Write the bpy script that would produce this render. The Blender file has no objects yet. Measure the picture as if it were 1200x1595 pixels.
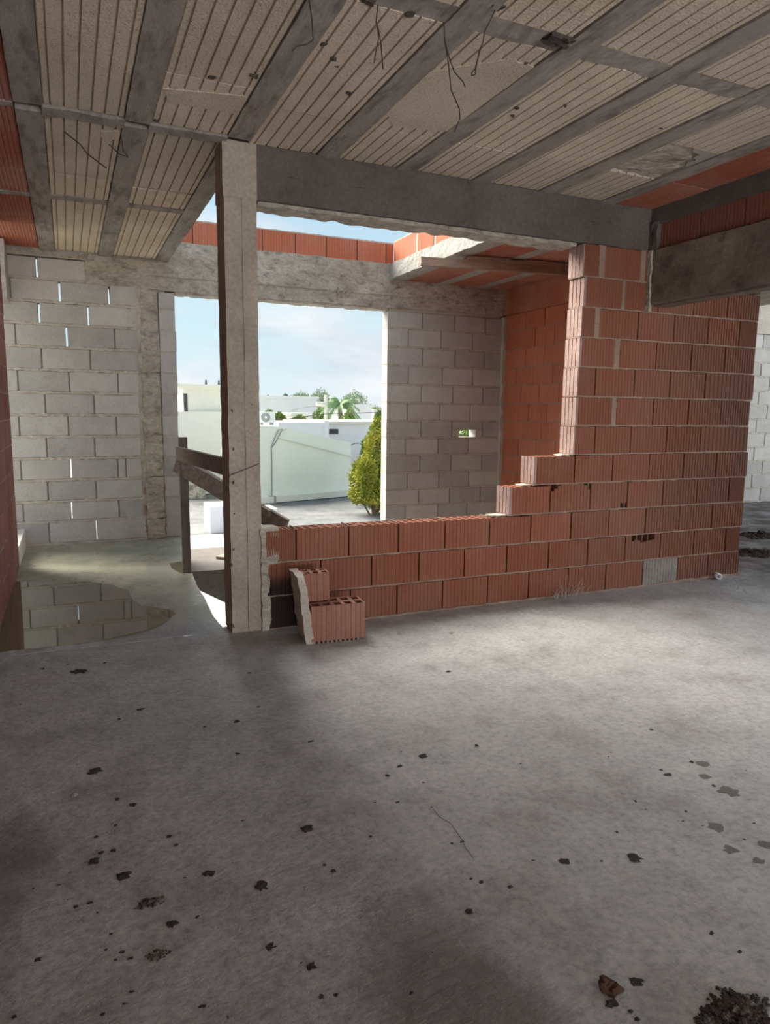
import bpy, math, random
from mathutils import Vector, Matrix, noise
random.seed(7)
S = bpy.context.scene
COL = S.collection
PI = math.pi

# ------------------------------------------------------------------ camera
H = 1.27
FPX, PITCH, YAW, ROLL = 1102.1, 0.1405, 0.4186, 0.0104
cp, sp, cy, sy = math.cos(PITCH), math.sin(PITCH), math.cos(YAW), math.sin(YAW)
FW = Vector((sy*cp, cy*cp, -sp)); RT0 = Vector((cy, -sy, 0)); UP0 = RT0.cross(FW)
RT = math.cos(ROLL)*RT0 + math.sin(ROLL)*UP0
UP = -math.sin(ROLL)*RT0 + math.cos(ROLL)*UP0
CAM = Vector((0, 0, H))
cd = bpy.data.cameras.new('camera'); cam = bpy.data.objects.new('camera', cd); COL.objects.link(cam)
cd.sensor_fit = 'VERTICAL'; cd.sensor_height = 36.0; cd.lens = FPX/1595*36.0
cd.clip_start = 0.05; cd.clip_end = 600
m = Matrix((RT, UP, -FW)).transposed().to_4x4(); m.translation = CAM
cam.matrix_world = m
S.camera = cam

# ------------------------------------------------------------------ view, world, lights
S.view_settings.view_transform = 'Standard'; S.view_settings.look = 'None'
S.view_settings.exposure = 0.0; S.view_settings.gamma = 1.0; S.view_settings.use_curve_mapping = False

def build_world():
    w = bpy.data.worlds.new('sky'); S.world = w; w.use_nodes = True
    nt = w.node_tree; N = nt.nodes; L = nt.links; N.clear()
    out = N.new('ShaderNodeOutputWorld'); bg = N.new('ShaderNodeBackground')
    tc = N.new('ShaderNodeTexCoord'); sep = N.new('ShaderNodeSeparateXYZ')
    L.new(tc.outputs['Generated'], sep.inputs[0])
    ramp = N.new('ShaderNodeValToRGB'); e = ramp.color_ramp.elements
    e[0].position = 0.0; e[0].color = (0.80, 0.93, 0.96, 1)
    e[1].position = 0.6; e[1].color = (0.28, 0.56, 0.86, 1)
    a = e.new(0.10); a.color = (0.68, 0.90, 0.97, 1)
    a = e.new(0.28); a.color = (0.44, 0.75, 0.95, 1)
    L.new(sep.outputs['Z'], ramp.inputs[0])
    mp = N.new('ShaderNodeMapping'); mp.inputs['Scale'].default_value = (1.0, 1.0, 3.2)
    L.new(tc.outputs['Generated'], mp.inputs[0])
    n1 = N.new('ShaderNodeTexNoise'); n1.inputs['Scale'].default_value = 2.6; n1.inputs['Detail'].default_value = 7; n1.inputs['Roughness'].default_value = 0.55
    L.new(mp.outputs[0], n1.inputs['Vector'])
    cr = N.new('ShaderNodeValToRGB'); cr.color_ramp.elements[0].position = 0.41; cr.color_ramp.elements[1].position = 0.57
    L.new(n1.outputs['Fac'], cr.inputs[0])
    n2 = N.new('ShaderNodeTexNoise'); n2.inputs['Scale'].default_value = 5.0; n2.inputs['Detail'].default_value = 5
    L.new(mp.outputs[0], n2.inputs['Vector'])
    cc = N.new('ShaderNodeValToRGB'); cc.color_ramp.elements[0].position = 0.35; cc.color_ramp.elements[0].color = (0.62, 0.71, 0.82, 1)
    cc.color_ramp.elements[1].position = 0.62; cc.color_ramp.elements[1].color = (0.92, 0.96, 0.99, 1)
    L.new(n2.outputs['Fac'], cc.inputs[0])
    mx = N.new('ShaderNodeMix'); mx.data_type = 'RGBA'
    L.new(cr.outputs[0], mx.inputs[0]); L.new(ramp.outputs[0], mx.inputs[6]); L.new(cc.outputs[0], mx.inputs[7])
    L.new(mx.outputs[2], bg.inputs[0]); bg.inputs[1].default_value = 1.0
    L.new(bg.outputs[0], out.inputs[0])
build_world()

def look(o, d):
    o.rotation_euler = Vector(d).to_track_quat('-Z', 'Y').to_euler()
sd = bpy.data.lights.new('veiled_sun', 'SUN'); sun = bpy.data.objects.new('veiled_sun', sd); COL.objects.link(sun)
sd.energy = 17.5; sd.angle = math.radians(55); sd.color = (1.0, 0.95, 0.86)
sun.location = (-6, 12, 14); look(sun, (0.34, -0.62, -0.66))

def area(name, loc, d, sx, sy_, en, col):
    l = bpy.data.lights.new(name, 'AREA'); l.shape = 'RECTANGLE'; l.size = sx; l.size_y = sy_; l.energy = en; l.color = col
    o = bpy.data.objects.new(name, l); COL.objects.link(o); o.location = loc; look(o, d); return o
# lamps added for daylight through the assumed open rear and right sides
area('daylight_rear_opening', (2.2, -8.5, 3.6), (0, 8.5, -2.6), 7.0, 4.0, 60, (0.93, 0.96, 1.0))
area('added_bounce_fill', (2.2, -5.6, 0.35), (0, 1, 0.30), 6.0, 1.4, 420, (0.97, 0.97, 1.0))  # added fill lamp, stands in for bounce off an unseen terrace
area('daylight_side_opening', (13.0, 1.0, 4.0), (-9.0, 1.2, -3.0), 9.0, 5.0, 500, (0.95, 0.97, 1.0))

# ------------------------------------------------------------------ pixel helpers (a pixel is a direction; the plane gives the distance)
def ray(x, y): return (x-600)/FPX*RT - (y-797.5)/FPX*UP + FW
def on(ax, v, x, y):
    d = ray(x, y); return CAM + d*((v-CAM[ax])/d[ax])
def onX(v, x, y): return on(0, v, x, y)
def onY(v, x, y): return on(1, v, x, y)
def onZ(v, x, y): return on(2, v, x, y)
def uX(px, z, Y):      # X on plane Y at height z seen in column px
    n = FPX*RT - (px-600)*FW; return -(Y*n.y + (z-H)*n.z)/n.x
def uY(px, z, X):
    n = FPX*RT - (px-600)*FW; return -(X*n.x + (z-H)*n.z)/n.y

# ------------------------------------------------------------------ materials
class NT:
    def __init__(s, name):
        s.m = bpy.data.materials.new(name); s.m.use_nodes = True
        s.nt = s.m.node_tree; s.N = s.nt.nodes; s.L = s.nt.links
        s.b = s.N['Principled BSDF']
        s.tc = s.N.new('ShaderNodeTexCoord'); s.oi = s.N.new('ShaderNodeObjectInfo')
        s.geo = s.N.new('ShaderNodeNewGeometry')
    def vec(s, kind='obj', scale=(1, 1, 1)):
        mp = s.N.new('ShaderNodeMapping'); mp.inputs['Scale'].default_value = scale
        if kind == 'objrand':
            ml = s.N.new('ShaderNodeVectorMath'); ml.operation = 'ADD'
            sc = s.N.new('ShaderNodeMath'); sc.operation = 'MULTIPLY'; sc.inputs[1].default_value = 37.0
            s.L.new(s.oi.outputs['Random'], sc.inputs[0]); s.L.new(s.tc.outputs['Object'], ml.inputs[0]); s.L.new(sc.outputs[0], ml.inputs[1])
            s.L.new(ml.outputs[0], mp.inputs[0])
        elif kind == 'world': s.L.new(s.geo.outputs['Position'], mp.inputs[0])
        else: s.L.new(s.tc.outputs['Object'], mp.inputs[0])
        return mp.outputs[0]
    def noise(s, v, scale, detail=5, rough=0.55):
        n = s.N.new('ShaderNodeTexNoise'); n.inputs['Scale'].default_value = scale; n.inputs['Detail'].default_value = detail; n.inputs['Roughness'].default_value = rough
        s.L.new(v, n.inputs['Vector']); return n.outputs['Fac']
    def ramp(s, fac, stops):
        r = s.N.new('ShaderNodeValToRGB'); e = r.color_ramp.elements
        while len(e) < len(stops): e.new(0.5)
        for k, (p, c) in enumerate(stops):
            e[k].position = p; e[k].color = (c, c, c, 1) if not hasattr(c, '__len__') else (*c, 1)
        s.L.new(fac, r.inputs[0]); return r.outputs[0]
    def mix(s, fac, a, b, mode='MIX'):
        n = s.N.new('ShaderNodeMix'); n.data_type = 'RGBA'; n.blend_type = mode
        for i, v in ((0, fac), (6, a), (7, b)):
            if isinstance(v, (int, float)): n.inputs[i].default_value = v if i == 0 else (v, v, v, 1)
            elif isinstance(v, tuple): n.inputs[i].default_value = (*v, 1)
            else: s.L.new(v, n.inputs[i])
        return n.outputs[2]
    def math(s, op, a, b=None, clamp=False):
        n = s.N.new('ShaderNodeMath'); n.operation = op; n.use_clamp = clamp
        for i, v in ((0, a), (1, b)):
            if v is None: continue
            if isinstance(v, (int, float)): n.inputs[i].default_value = v
            else: s.L.new(v, n.inputs[i])
        return n.outputs[0]
    def bump(s, h, strength, dist=0.01, prev=None):
        n = s.N.new('ShaderNodeBump'); n.inputs['Strength'].default_value = strength; n.inputs['Distance'].default_value = dist
        s.L.new(h, n.inputs['Height'])
        if prev: s.L.new(prev, n.inputs['Normal'])
        return n.outputs[0]
    def done(s, col, rough=0.85, nrm=None, spec=0.3):
        if isinstance(col, tuple): s.b.inputs['Base Color'].default_value = (*col, 1)
        else: s.L.new(col, s.b.inputs['Base Color'])
        if isinstance(rough, (int, float)): s.b.inputs['Roughness'].default_value = rough
        else: s.L.new(rough, s.b.inputs['Roughness'])
        s.b.inputs['Specular IOR Level'].default_value = spec
        if nrm: s.L.new(nrm, s.b.inputs['Normal'])
        return s.m

def mat_mottled(name, c0, c1, dark=None, scale=3.0, fine=60, bump=0.4, rough=0.88, coord='obj', darkpos=(0.60, 0.75), stretch=(1, 1, 1), rnd=0.0, dist=0.006, fc=0.35):
    t = NT(name); v = t.vec(coord, stretch)
    a = t.noise(v, scale, 6, 0.6); f = t.noise(v, fine, 4, 0.6)
    col = t.mix(t.ramp(a, [(0.32, 0.0), (0.68, 1.0)]), c0, c1)
    col = t.mix(fc, col, t.mix(1.0, col, t.ramp(f, [(0.3, 0.55), (0.7, 1.35)]), 'MULTIPLY'))
    if dark:
        d = t.noise(t.vec(coord, (stretch[0]*1.7, stretch[1]*1.7, stretch[2]*1.7)), scale*1.3, 7, 0.65)
        col = t.mix(t.ramp(d, [(darkpos[0], 0.0), (darkpos[1], 0.8)]), col, dark)
    if rnd:
        col = t.mix(1.0, col, t.ramp(t.oi.outputs['Random'], [(0.0, 1.0-rnd), (1.0, 1.0+rnd)]), 'MULTIPLY')
    n = t.bump(f, bump, dist); n = t.bump(a, bump*0.6, 0.02, n)
    return t.done(col, rough, n)

def mat_red_brick(name, c0, c1, dust=0.25, dark_foot=False, grime_shade=False):
    t = NT(name); v = t.vec('objrand')
    a = t.noise(v, 9, 5, 0.6); f = t.noise(v, 90, 3, 0.6)
    st = t.noise(t.vec('objrand', (60, 3, 1.5)), 1.0, 3, 0.5)
    col = t.mix(t.oi.outputs['Random'], c0, c1)
    col = t.mix(t.ramp(st, [(0.35, 0.0), (0.7, 0.35)]), col, (c0[0]*0.72, c0[1]*0.68, c0[2]*0.68))
    w = t.noise(t.vec('world'), 1.6, 6, 0.62)
    col = t.mix(t.math('MULTIPLY', t.ramp(w, [(0.42, 0.0), (0.72, 1.0)]), dust), col, (0.50, 0.38, 0.31))
    col = t.mix(0.3, col, t.mix(1.0, col, t.ramp(f, [(0.3, 0.6), (0.7, 1.3)]), 'MULTIPLY'))
    if dark_foot or grime_shade:
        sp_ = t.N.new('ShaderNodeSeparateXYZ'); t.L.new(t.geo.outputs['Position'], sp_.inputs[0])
    if dark_foot:   # near-black patch at the foot of the wall beside the column
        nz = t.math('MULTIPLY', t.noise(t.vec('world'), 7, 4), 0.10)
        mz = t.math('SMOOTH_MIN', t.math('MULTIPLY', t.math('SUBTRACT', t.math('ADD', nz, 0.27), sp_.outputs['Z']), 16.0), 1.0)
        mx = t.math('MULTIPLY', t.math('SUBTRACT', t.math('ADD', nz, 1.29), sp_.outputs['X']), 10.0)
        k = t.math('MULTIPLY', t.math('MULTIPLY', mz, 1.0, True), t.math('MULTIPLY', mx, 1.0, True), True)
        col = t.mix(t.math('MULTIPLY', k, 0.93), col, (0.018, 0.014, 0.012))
    if grime_shade:  # grime and painted-in shade darkening the right end of the wall
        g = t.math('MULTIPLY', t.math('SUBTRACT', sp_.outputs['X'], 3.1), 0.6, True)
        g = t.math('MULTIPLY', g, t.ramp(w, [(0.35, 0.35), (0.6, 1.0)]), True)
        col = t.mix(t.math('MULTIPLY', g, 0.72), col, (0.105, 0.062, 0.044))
    n = t.bump(f, 0.25, 0.004); n = t.bump(a, 0.25, 0.01, n)
    return t.done(col, 0.86, n, 0.25)

def mat_plain(name, c, rough=0.7, metal=0.0, spec=0.4):
    t = NT(name); f = t.noise(t.vec('obj'), 14, 3)
    col = t.mix(1.0, c, t.ramp(f, [(0.3, 0.88), (0.7, 1.08)]), 'MULTIPLY')
    t.b.inputs['Metallic'].default_value = metal
    return t.done(col, rough, None, spec)

def mat_floor():
    t = NT('trowelled_concrete'); v = t.vec('world')
    a = t.noise(v, 0.75, 6, 0.58); b = t.noise(v, 3.2, 7, 0.62); f = t.noise(v, 42, 6, 0.72); g = t.noise(t.vec('world', (1, 2.0, 1)), 14, 7, 0.66)
    h = t.noise(t.vec('world', (1.6, 1, 1)), 8, 8, 0.7)
    col = t.mix(t.ramp(a, [(0.35, 0.0), (0.65, 1.0)]), (0.365, 0.36, 0.355), (0.445, 0.435, 0.425))
    col = t.mix(t.ramp(b, [(0.48, 0.0), (0.74, 0.7)]), col, (0.20, 0.178, 0.163))
    col = t.mix(t.ramp(b, [(0.22, 0.45), (0.42, 0.0)]), col, (0.55, 0.53, 0.50))
    col = t.mix(1.0, col, t.ramp(h, [(0.32, 0.82), (0.5, 1.0), (0.7, 1.10)]), 'MULTIPLY')
    col = t.mix(1.0, col, t.ramp(f, [(0.32, 0.66), (0.5, 1.0), (0.7, 1.22)]), 'MULTIPLY')
    sx = t.N.new('ShaderNodeSeparateXYZ'); t.L.new(t.geo.outputs['Position'], sx.inputs[0])
    nz = t.noise(v, 2.0, 6, 0.6)
    # algae-stained wet slab round the puddle
    k = t.math('MULTIPLY', t.math('SUBTRACT', t.math('ADD', sx.outputs['Y'], t.math('MULTIPLY', nz, 1.3)), 4.75), 2.2, True)
    kx = t.math('MULTIPLY', t.math('SUBTRACT', 1.15, sx.outputs['X']), 6.0, True)
    k = t.math('MULTIPLY', k, kx)
    al = t.mix(t.ramp(t.noise(v, 2.6, 6, 0.6), [(0.35, 0.0), (0.65, 1.0)]), (0.28, 0.285, 0.195), (0.49, 0.465, 0.32))
    col = t.mix(t.math('MULTIPLY', k, 0.88), col, al)
    # muddy ground at the far right
    mr = t.math('MULTIPLY', t.math('SUBTRACT', t.math('ADD', sx.outputs['X'], t.math('MULTIPLY', nz, 0.9)), 5.0), 1.6, True)
    col = t.mix(t.math('MULTIPLY', mr, t.ramp(b, [(0.35, 0.55), (0.6, 1.0)])), col, (0.06, 0.05, 0.042))
    # brown mud smears with shapes of their own in the foreground
    dx = t.math('SUBTRACT', sx.outputs['X'], 0.72); dy = t.math('SUBTRACT', sx.outputs['Y'], 1.12)
    rr = t.math('SQRT', t.math('ADD', t.math('MULTIPLY', dx, t.math('MULTIPLY', dx, 5.5)), t.math('MULTIPLY', dy, t.math('MULTIPLY', dy, 1.6))))
    ms = t.math('MULTIPLY', t.math('SUBTRACT', t.math('ADD', 0.28, t.math('MULTIPLY', nz, 0.55)), rr), 3.5, True)
    col = t.mix(t.math('MULTIPLY', ms, 0.75), col, (0.125, 0.10, 0.085))
    for (cx, cy_, ax, ay, rad) in ((-0.30, 2.05, 6.0, 0.9, 0.42), (0.1, 0.95, 1.2, 5.0, 0.30), (2.6, 1.55, 4.0, 2.0, 0.22)):
        ex = t.math('SUBTRACT', sx.outputs['X'], cx); ey = t.math('SUBTRACT', sx.outputs['Y'], cy_)
        r2 = t.math('SQRT', t.math('ADD', t.math('MULTIPLY', ex, t.math('MULTIPLY', ex, ax)), t.math('MULTIPLY', ey, t.math('MULTIPLY', ey, ay))))
        m2 = t.math('MULTIPLY', t.math('SUBTRACT', t.math('ADD', rad-0.25, t.math('MULTIPLY', b, 0.75)), r2), 3.0, True)
        col = t.mix(t.math('MULTIPLY', m2, 0.6), col, (0.12, 0.10, 0.09))
    rough = t.mix(t.ramp(a, [(0.4, 0.0), (0.65, 1.0)]), 0.40, 0.52)
    rough = t.mix(k, rough, t.ramp(nz, [(0.4, 0.22), (0.6, 0.5)]))
    rough = t.mix(mr, rough, 0.95)
    n = t.bump(f, 0.6, 0.010); n = t.bump(g, 0.55, 0.022, n); n = t.bump(b, 0.35, 0.03, n)
    return t.done(col, rough, n, 0.5)

def mat_wood(name, c0, c1, ax=(2, 40, 40)):
    t = NT(name); v = t.vec('obj', ax)
    a = t.noise(v, 1.0, 5, 0.6); b = t.noise(t.vec('obj'), 5, 4)
    col = t.mix(t.ramp(a, [(0.3, 0.0), (0.7, 1.0)]), c0, c1)
    col = t.mix(t.ramp(b, [(0.55, 0.0), (0.75, 0.5)]), col, (c0[0]*0.4, c0[1]*0.4, c0[2]*0.4))
    return t.done(col, 0.85, t.bump(a, 0.5, 0.004), 0.2)

def mat_foam():
    t = NT('porous_ceiling_block'); v = t.vec('world')
    a = t.noise(v, 2.2, 6, 0.6); vo = t.N.new('ShaderNodeTexVoronoi'); vo.inputs['Scale'].default_value = 95; t.L.new(v, vo.inputs['Vector'])
    f = t.noise(v, 120, 3, 0.7)
    col = t.mix(t.ramp(a, [(0.3, 0.0), (0.7, 1.0)]), (0.56, 0.47, 0.37), (0.72, 0.63, 0.51))
    col = t.mix(t.ramp(f, [(0.56, 0.0), (0.68, 0.75)]), col, (0.17, 0.12, 0.085))
    d = t.noise(v, 5.5, 7, 0.7)
    col = t.mix(t.ramp(d, [(0.62, 0.0), (0.78, 0.75)]), col, (0.20, 0.14, 0.10))
    col = t.mix(1.0, col, t.ramp(t.oi.outputs['Random'], [(0.0, 0.90), (1.0, 1.08)]), 'MULTIPLY')
    n = t.bump(vo.outputs['Distance'], 0.4, 0.006); n = t.bump(f, 0.4, 0.004, n)
    return t.done(col, 0.92, n, 0.1)

M = {}
M['floor'] = mat_floor()
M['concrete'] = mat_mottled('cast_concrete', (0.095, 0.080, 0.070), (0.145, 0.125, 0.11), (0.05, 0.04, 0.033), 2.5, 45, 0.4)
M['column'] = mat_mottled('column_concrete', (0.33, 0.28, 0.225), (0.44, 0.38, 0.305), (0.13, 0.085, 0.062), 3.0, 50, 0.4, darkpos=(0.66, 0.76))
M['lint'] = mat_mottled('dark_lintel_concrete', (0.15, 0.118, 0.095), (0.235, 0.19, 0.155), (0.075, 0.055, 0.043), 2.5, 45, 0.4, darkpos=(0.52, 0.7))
M['ring'] = mat_mottled('weathered_lintel_concrete', (0.34, 0.30, 0.24), (0.52, 0.47, 0.39), (0.12, 0.10, 0.078), 4.5, 34, 0.8, darkpos=(0.53, 0.70), dist=0.016, stretch=(0.8, 1, 1.4), fc=0.55)
M['pale'] = mat_mottled('pale_slab_concrete', (0.34, 0.32, 0.285), (0.44, 0.415, 0.37), (0.16, 0.145, 0.12), 3.5, 40, 0.6, dist=0.012)
M['joist'] = mat_mottled('joist_concrete', (0.28, 0.25, 0.22), (0.39, 0.355, 0.315), (0.14, 0.115, 0.098), 2.6, 50, 0.3, coord='world', stretch=(3.0, 0.7, 1), darkpos=(0.48, 0.66))
M['foam'] = mat_foam()
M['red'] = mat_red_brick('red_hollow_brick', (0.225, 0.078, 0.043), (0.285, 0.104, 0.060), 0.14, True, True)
M['redl'] = mat_red_brick('left_wall_brick', (0.19, 0.078, 0.060), (0.25, 0.105, 0.08), 0.25)
M['redf'] = mat_red_brick('fragment_brick', (0.30, 0.125, 0.085), (0.34, 0.15, 0.105), 0.35)
M['dust'] = mat_mottled('dusty_brick_end', (0.33, 0.215, 0.185), (0.41, 0.29, 0.26), (0.22, 0.11, 0.08), 9, 60, 0.3, coord='objrand')
M['red2'] = mat_red_brick('orange_hollow_brick', (0.46, 0.145, 0.075), (0.54, 0.185, 0.105), 0.2)
M['redceil'] = mat_red_brick('ceramic_ceiling_block', (0.37, 0.115, 0.07), (0.46, 0.17, 0.11), 0.45)
M['redgrey'] = mat_mottled('cement_smeared_brick', (0.20, 0.175, 0.15), (0.30, 0.265, 0.23), (0.12, 0.10, 0.085), 9, 60, 0.4)
M['mortar'] = mat_mottled('brick_mortar', (0.25, 0.165, 0.12), (0.35, 0.255, 0.195), (0.15, 0.09, 0.065), 6, 70, 0.6)
M['greym'] = mat_mottled('block_mortar', (0.42, 0.375, 0.31), (0.54, 0.49, 0.42), (0.25, 0.21, 0.17), 6, 70, 0.7)
M['block'] = mat_mottled('grey_concrete_block', (0.42, 0.40, 0.365), (0.51, 0.49, 0.45), (0.33, 0.305, 0.27), 4, 110, 0.35, coord='objrand', rnd=0.13)
M['water'] = None
M['wood'] = mat_wood('weathered_grey_wood', (0.19, 0.155, 0.13), (0.36, 0.31, 0.27))
M['woodv'] = mat_wood('weathered_post_wood', (0.13, 0.11, 0.095), (0.23, 0.20, 0.175), (40, 40, 2))
M['woodb'] = mat_wood('brown_plank_wood', (0.24, 0.16, 0.115), (0.36, 0.26, 0.20))
M['dirt'] = mat_mottled('dark_dried_mud', (0.05, 0.042, 0.036), (0.11, 0.09, 0.075), None, 20, 150, 0.8)
M['damp'] = mat_mottled('damp_mud_film', (0.15, 0.14, 0.13), (0.21, 0.195, 0.18), None, 20, 150, 0.5)
M['dirtb'] = mat_mottled('brown_clay', (0.12, 0.055, 0.033), (0.19, 0.10, 0.065), (0.06, 0.04, 0.03), 20, 120, 0.8)
M['pebble'] = mat_mottled('pale_mortar_crumb', (0.40, 0.36, 0.32), (0.58, 0.54, 0.49), None, 20, 120, 0.6)
M['wire'] = mat_plain('rusty_tie_wire', (0.055, 0.035, 0.028), 0.7)
M['cream'] = mat_mottled('cream_render', (0.74, 0.725, 0.63), (0.80, 0.785, 0.70), None, 0.25, 6, 0.05, fc=0.06)
M['green'] = mat_mottled('pale_green_render', (0.70, 0.745, 0.65), (0.76, 0.795, 0.71), None, 0.2, 6, 0.05, fc=0.06)
M['white'] = mat_mottled('white_render', (0.76, 0.77, 0.78), (0.84, 0.85, 0.85), None, 0.3, 6, 0.05, fc=0.06)
M['roofw'] = mat_mottled('white_roof_membrane', (0.24, 0.255, 0.275), (0.30, 0.315, 0.335), None, 0.5, 8, 0.05)
M['roofg'] = mat_mottled('grey_stained_roof', (0.11, 0.115, 0.115), (0.20, 0.198, 0.188), (0.065, 0.065, 0.065), 0.7, 8, 0.1, darkpos=(0.5, 0.68))
M['stone'] = mat_mottled('mossy_stained_render', (0.52, 0.48, 0.38), (0.62, 0.58, 0.48), (0.14, 0.12, 0.09), 2.2, 14, 0.4, darkpos=(0.46, 0.58))
M['ground'] = mat_mottled('street_ground', (0.22, 0.22, 0.20), (0.34, 0.33, 0.30), None, 0.1, 3, 0.1)
M['black'] = mat_plain('dark_window', (0.03, 0.035, 0.04), 0.3)
M['metal'] = mat_plain('white_enamel_metal', (0.70, 0.71, 0.71), 0.45)
M['greyp'] = mat_plain('grey_plastic_grille', (0.28, 0.29, 0.29), 0.5)
M['polec'] = mat_mottled('pole_concrete', (0.44, 0.43, 0.39), (0.54, 0.53, 0.48), None, 2, 20, 0.2)
M['bark'] = mat_mottled('tree_bark', (0.12, 0.09, 0.06), (0.2, 0.16, 0.12), None, 5, 30, 0.5)
def mat_leaf(name, c0, c1):
    t = NT(name)
    a = t.noise(t.vec('world'), 2.2, 4, 0.6)
    col = t.mix(t.ramp(a, [(0.3, 0.0), (0.7, 1.0)]), c0, c1)
    t.b.inputs['Subsurface Weight'].default_value = 0.0
    return t.done(col, 0.6, None, 0.2)
M['leafy'] = mat_leaf('yellow_green_leaves', (0.15, 0.20, 0.02), (0.46, 0.43, 0.07))
M['leafg'] = mat_leaf('green_leaves', (0.13, 0.21, 0.055), (0.24, 0.33, 0.10))
M['leafp'] = mat_leaf('palm_leaves', (0.16, 0.26, 0.12), (0.26, 0.38, 0.18))
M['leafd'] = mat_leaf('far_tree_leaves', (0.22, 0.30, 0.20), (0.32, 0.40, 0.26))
def mat_water():
    t = NT('puddle_water')
    n = t.noise(t.vec('world'), 3.0, 3)
    nr = t.bump(n, 0.02, 0.01)
    t.b.inputs['IOR'].default_value = 2.0
    return t.done((0.15, 0.135, 0.075), 0.02, nr, 0.5)
M['water'] = mat_water()

# ------------------------------------------------------------------ mesh helpers
class MB:
    def __init__(s): s.v = []; s.f = []
    def quadgrid(s, o, a, b, na, nb, fn=None):
        base = len(s.v); o, a, b = Vector(o), Vector(a), Vector(b)
        for j in range(nb+1):
            for i in range(na+1):
                p = o + a*(i/na) + b*(j/nb); s.v.append(fn(p) if fn else p)
        for j in range(nb):
            for i in range(na):
                k = base + j*(na+1)+i; s.f.append((k, k+1, k+na+2, k+na+1))
    def box(s, x0, x1, y0, y1, z0, z1):
        k = len(s.v)
        s.v += [Vector(p) for p in ((x0,y0,z0),(x1,y0,z0),(x1,y1,z0),(x0,y1,z0),(x0,y0,z1),(x1,y0,z1),(x1,y1,z1),(x0,y1,z1))]
        for q in ((0,3,2,1),(4,5,6,7),(0,1,5,4),(1,2,6,5),(2,3,7,6),(3,0,4,7)): s.f.append(tuple(k+i for i in q))
    def rbox(s, x0, x1, y0, y1, z0, z1, seg=0.06, amp=0.006, fr=9.0, seed=0.0):
        off = Vector((seed*7.3, seed*3.1, seed*5.7))
        def fn(p):
            d = noise.noise_vector((p+off)*fr) + 0.5*noise.noise_vector((p+off)*fr*2.7)
            return p + d*amp
        n = lambda l: max(1, min(90, int(round(abs(l)/seg))))
        X, Y, Z = x1-x0, y1-y0, z1-z0
        s.quadgrid((x0,y0,z0), (X,0,0), (0,0,Z), n(X), n(Z), fn)
        s.quadgrid((x1,y1,z0), (-X,0,0), (0,0,Z), n(X), n(Z), fn)
        s.quadgrid((x1,y0,z0), (0,Y,0), (0,0,Z), n(Y), n(Z), fn)
        s.quadgrid((x0,y1,z0), (0,-Y,0), (0,0,Z), n(Y), n(Z), fn)
        s.quadgrid((x0,y0,z1), (X,0,0), (0,Y,0), n(X), n(Y), fn)
        s.quadgrid((x0,y1,z0), (X,0,0), (0,-Y,0), n(X), n(Y), fn)
    def prism(s, poly, z0, z1):       # plan polygon, counter-clockwise
        k = len(s.v); n = len(poly)
        s.v += [Vector((p[0], p[1], z0)) for p in poly] + [Vector((p[0], p[1], z1)) for p in poly]
        s.f.append(tuple(k+n+i for i in range(n))); s.f.append(tuple(k+n-1-i for i in range(n)))
        for i in range(n):
            j = (i+1) % n; s.f.append((k+i, k+j, k+n+j, k+n+i))
    def tube(s, pts, r, n=6, r1=None):
        pts = [Vector(p) for p in pts]; base = len(s.v)
        for i, p in enumerate(pts):
            d = (pts[min(i+1, len(pts)-1)] - pts[max(i-1, 0)]).normalized()
            a = d.orthogonal().normalized() if i == 0 else (a - d*a.dot(d)).normalized()
            b = d.cross(a); rr = r if r1 is None else r + (r1-r)*i/(len(pts)-1)
            for k in range(n):
                t = 2*PI*k/n; s.v.append(p + (a*math.cos(t) + b*math.sin(t))*rr)
        for i in range(len(pts)-1):
            for k in range(n):
                q = base+i*n; s.f.append((q+k, q+(k+1) % n, q+n+(k+1) % n, q+n+k))
        s.f.append(tuple(base+n-1-k for k in range(n))); q = base+(len(pts)-1)*n; s.f.append(tuple(q+k for k in range(n)))
    def beam(s, p0, p1, w, h, up=(0, 0, 1)):   # bar of width w (sideways) and height h between two points
        p0, p1 = Vector(p0), Vector(p1); d = (p1-p0).normalized(); r = d.cross(Vector(up)).normalized(); u = r.cross(d)
        k = len(s.v)
        for p in (p0, p1):
            for a, b in ((-1,-1),(1,-1),(1,1),(-1,1)): s.v.append(p + r*(a*w/2) + u*(b*h/2))
        for q in ((0,1,2,3),(7,6,5,4),(0,4,5,1),(1,5,6,2),(2,6,7,3),(3,7,4,0)): s.f.append(tuple(k+i for i in q))
    def mesh(s, name, mat):
        me = bpy.data.meshes.new(name); me.from_pydata([tuple(p) for p in s.v], [], s.f); me.update()
        import bmesh
        b = bmesh.new(); b.from_mesh(me); bmesh.ops.recalc_face_normals(b, faces=b.faces); b.to_mesh(me); b.free()
        if mat: me.materials.append(M[mat] if isinstance(mat, str) else mat)
        return me
    def build(s, name, mat, parent=None, loc=None, bevel=0, smooth=False):
        o = bpy.data.objects.new(name, s.mesh(name, mat)); COL.objects.link(o)
        if parent: o.parent = parent
        if loc: o.location = loc
        if bevel:
            b = o.modifiers.new('bevel', 'BEVEL'); b.width = bevel; b.segments = 1; b.limit_method = 'ANGLE'
        if smooth:
            for p in o.data.polygons: p.use_smooth = True
        return o
def tag(o, label=None, cat=None, group=None, kind=None):
    for k, v in (('label', label), ('category', cat), ('group', group), ('kind', kind)):
        if v: o[k] = v
    return o
def empty(name, loc, rz=0):
    o = bpy.data.objects.new(name, None); COL.objects.link(o); o.location = loc; o.rotation_euler = (0, 0, rz); return o
def inst(name, mesh, parent, loc, rot=(0, 0, 0), scale=(1, 1, 1)):
    o = bpy.data.objects.new(name, mesh); COL.objects.link(o); o.parent = parent
    o.location = loc; o.rotation_euler = rot; o.scale = scale; return o

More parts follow.
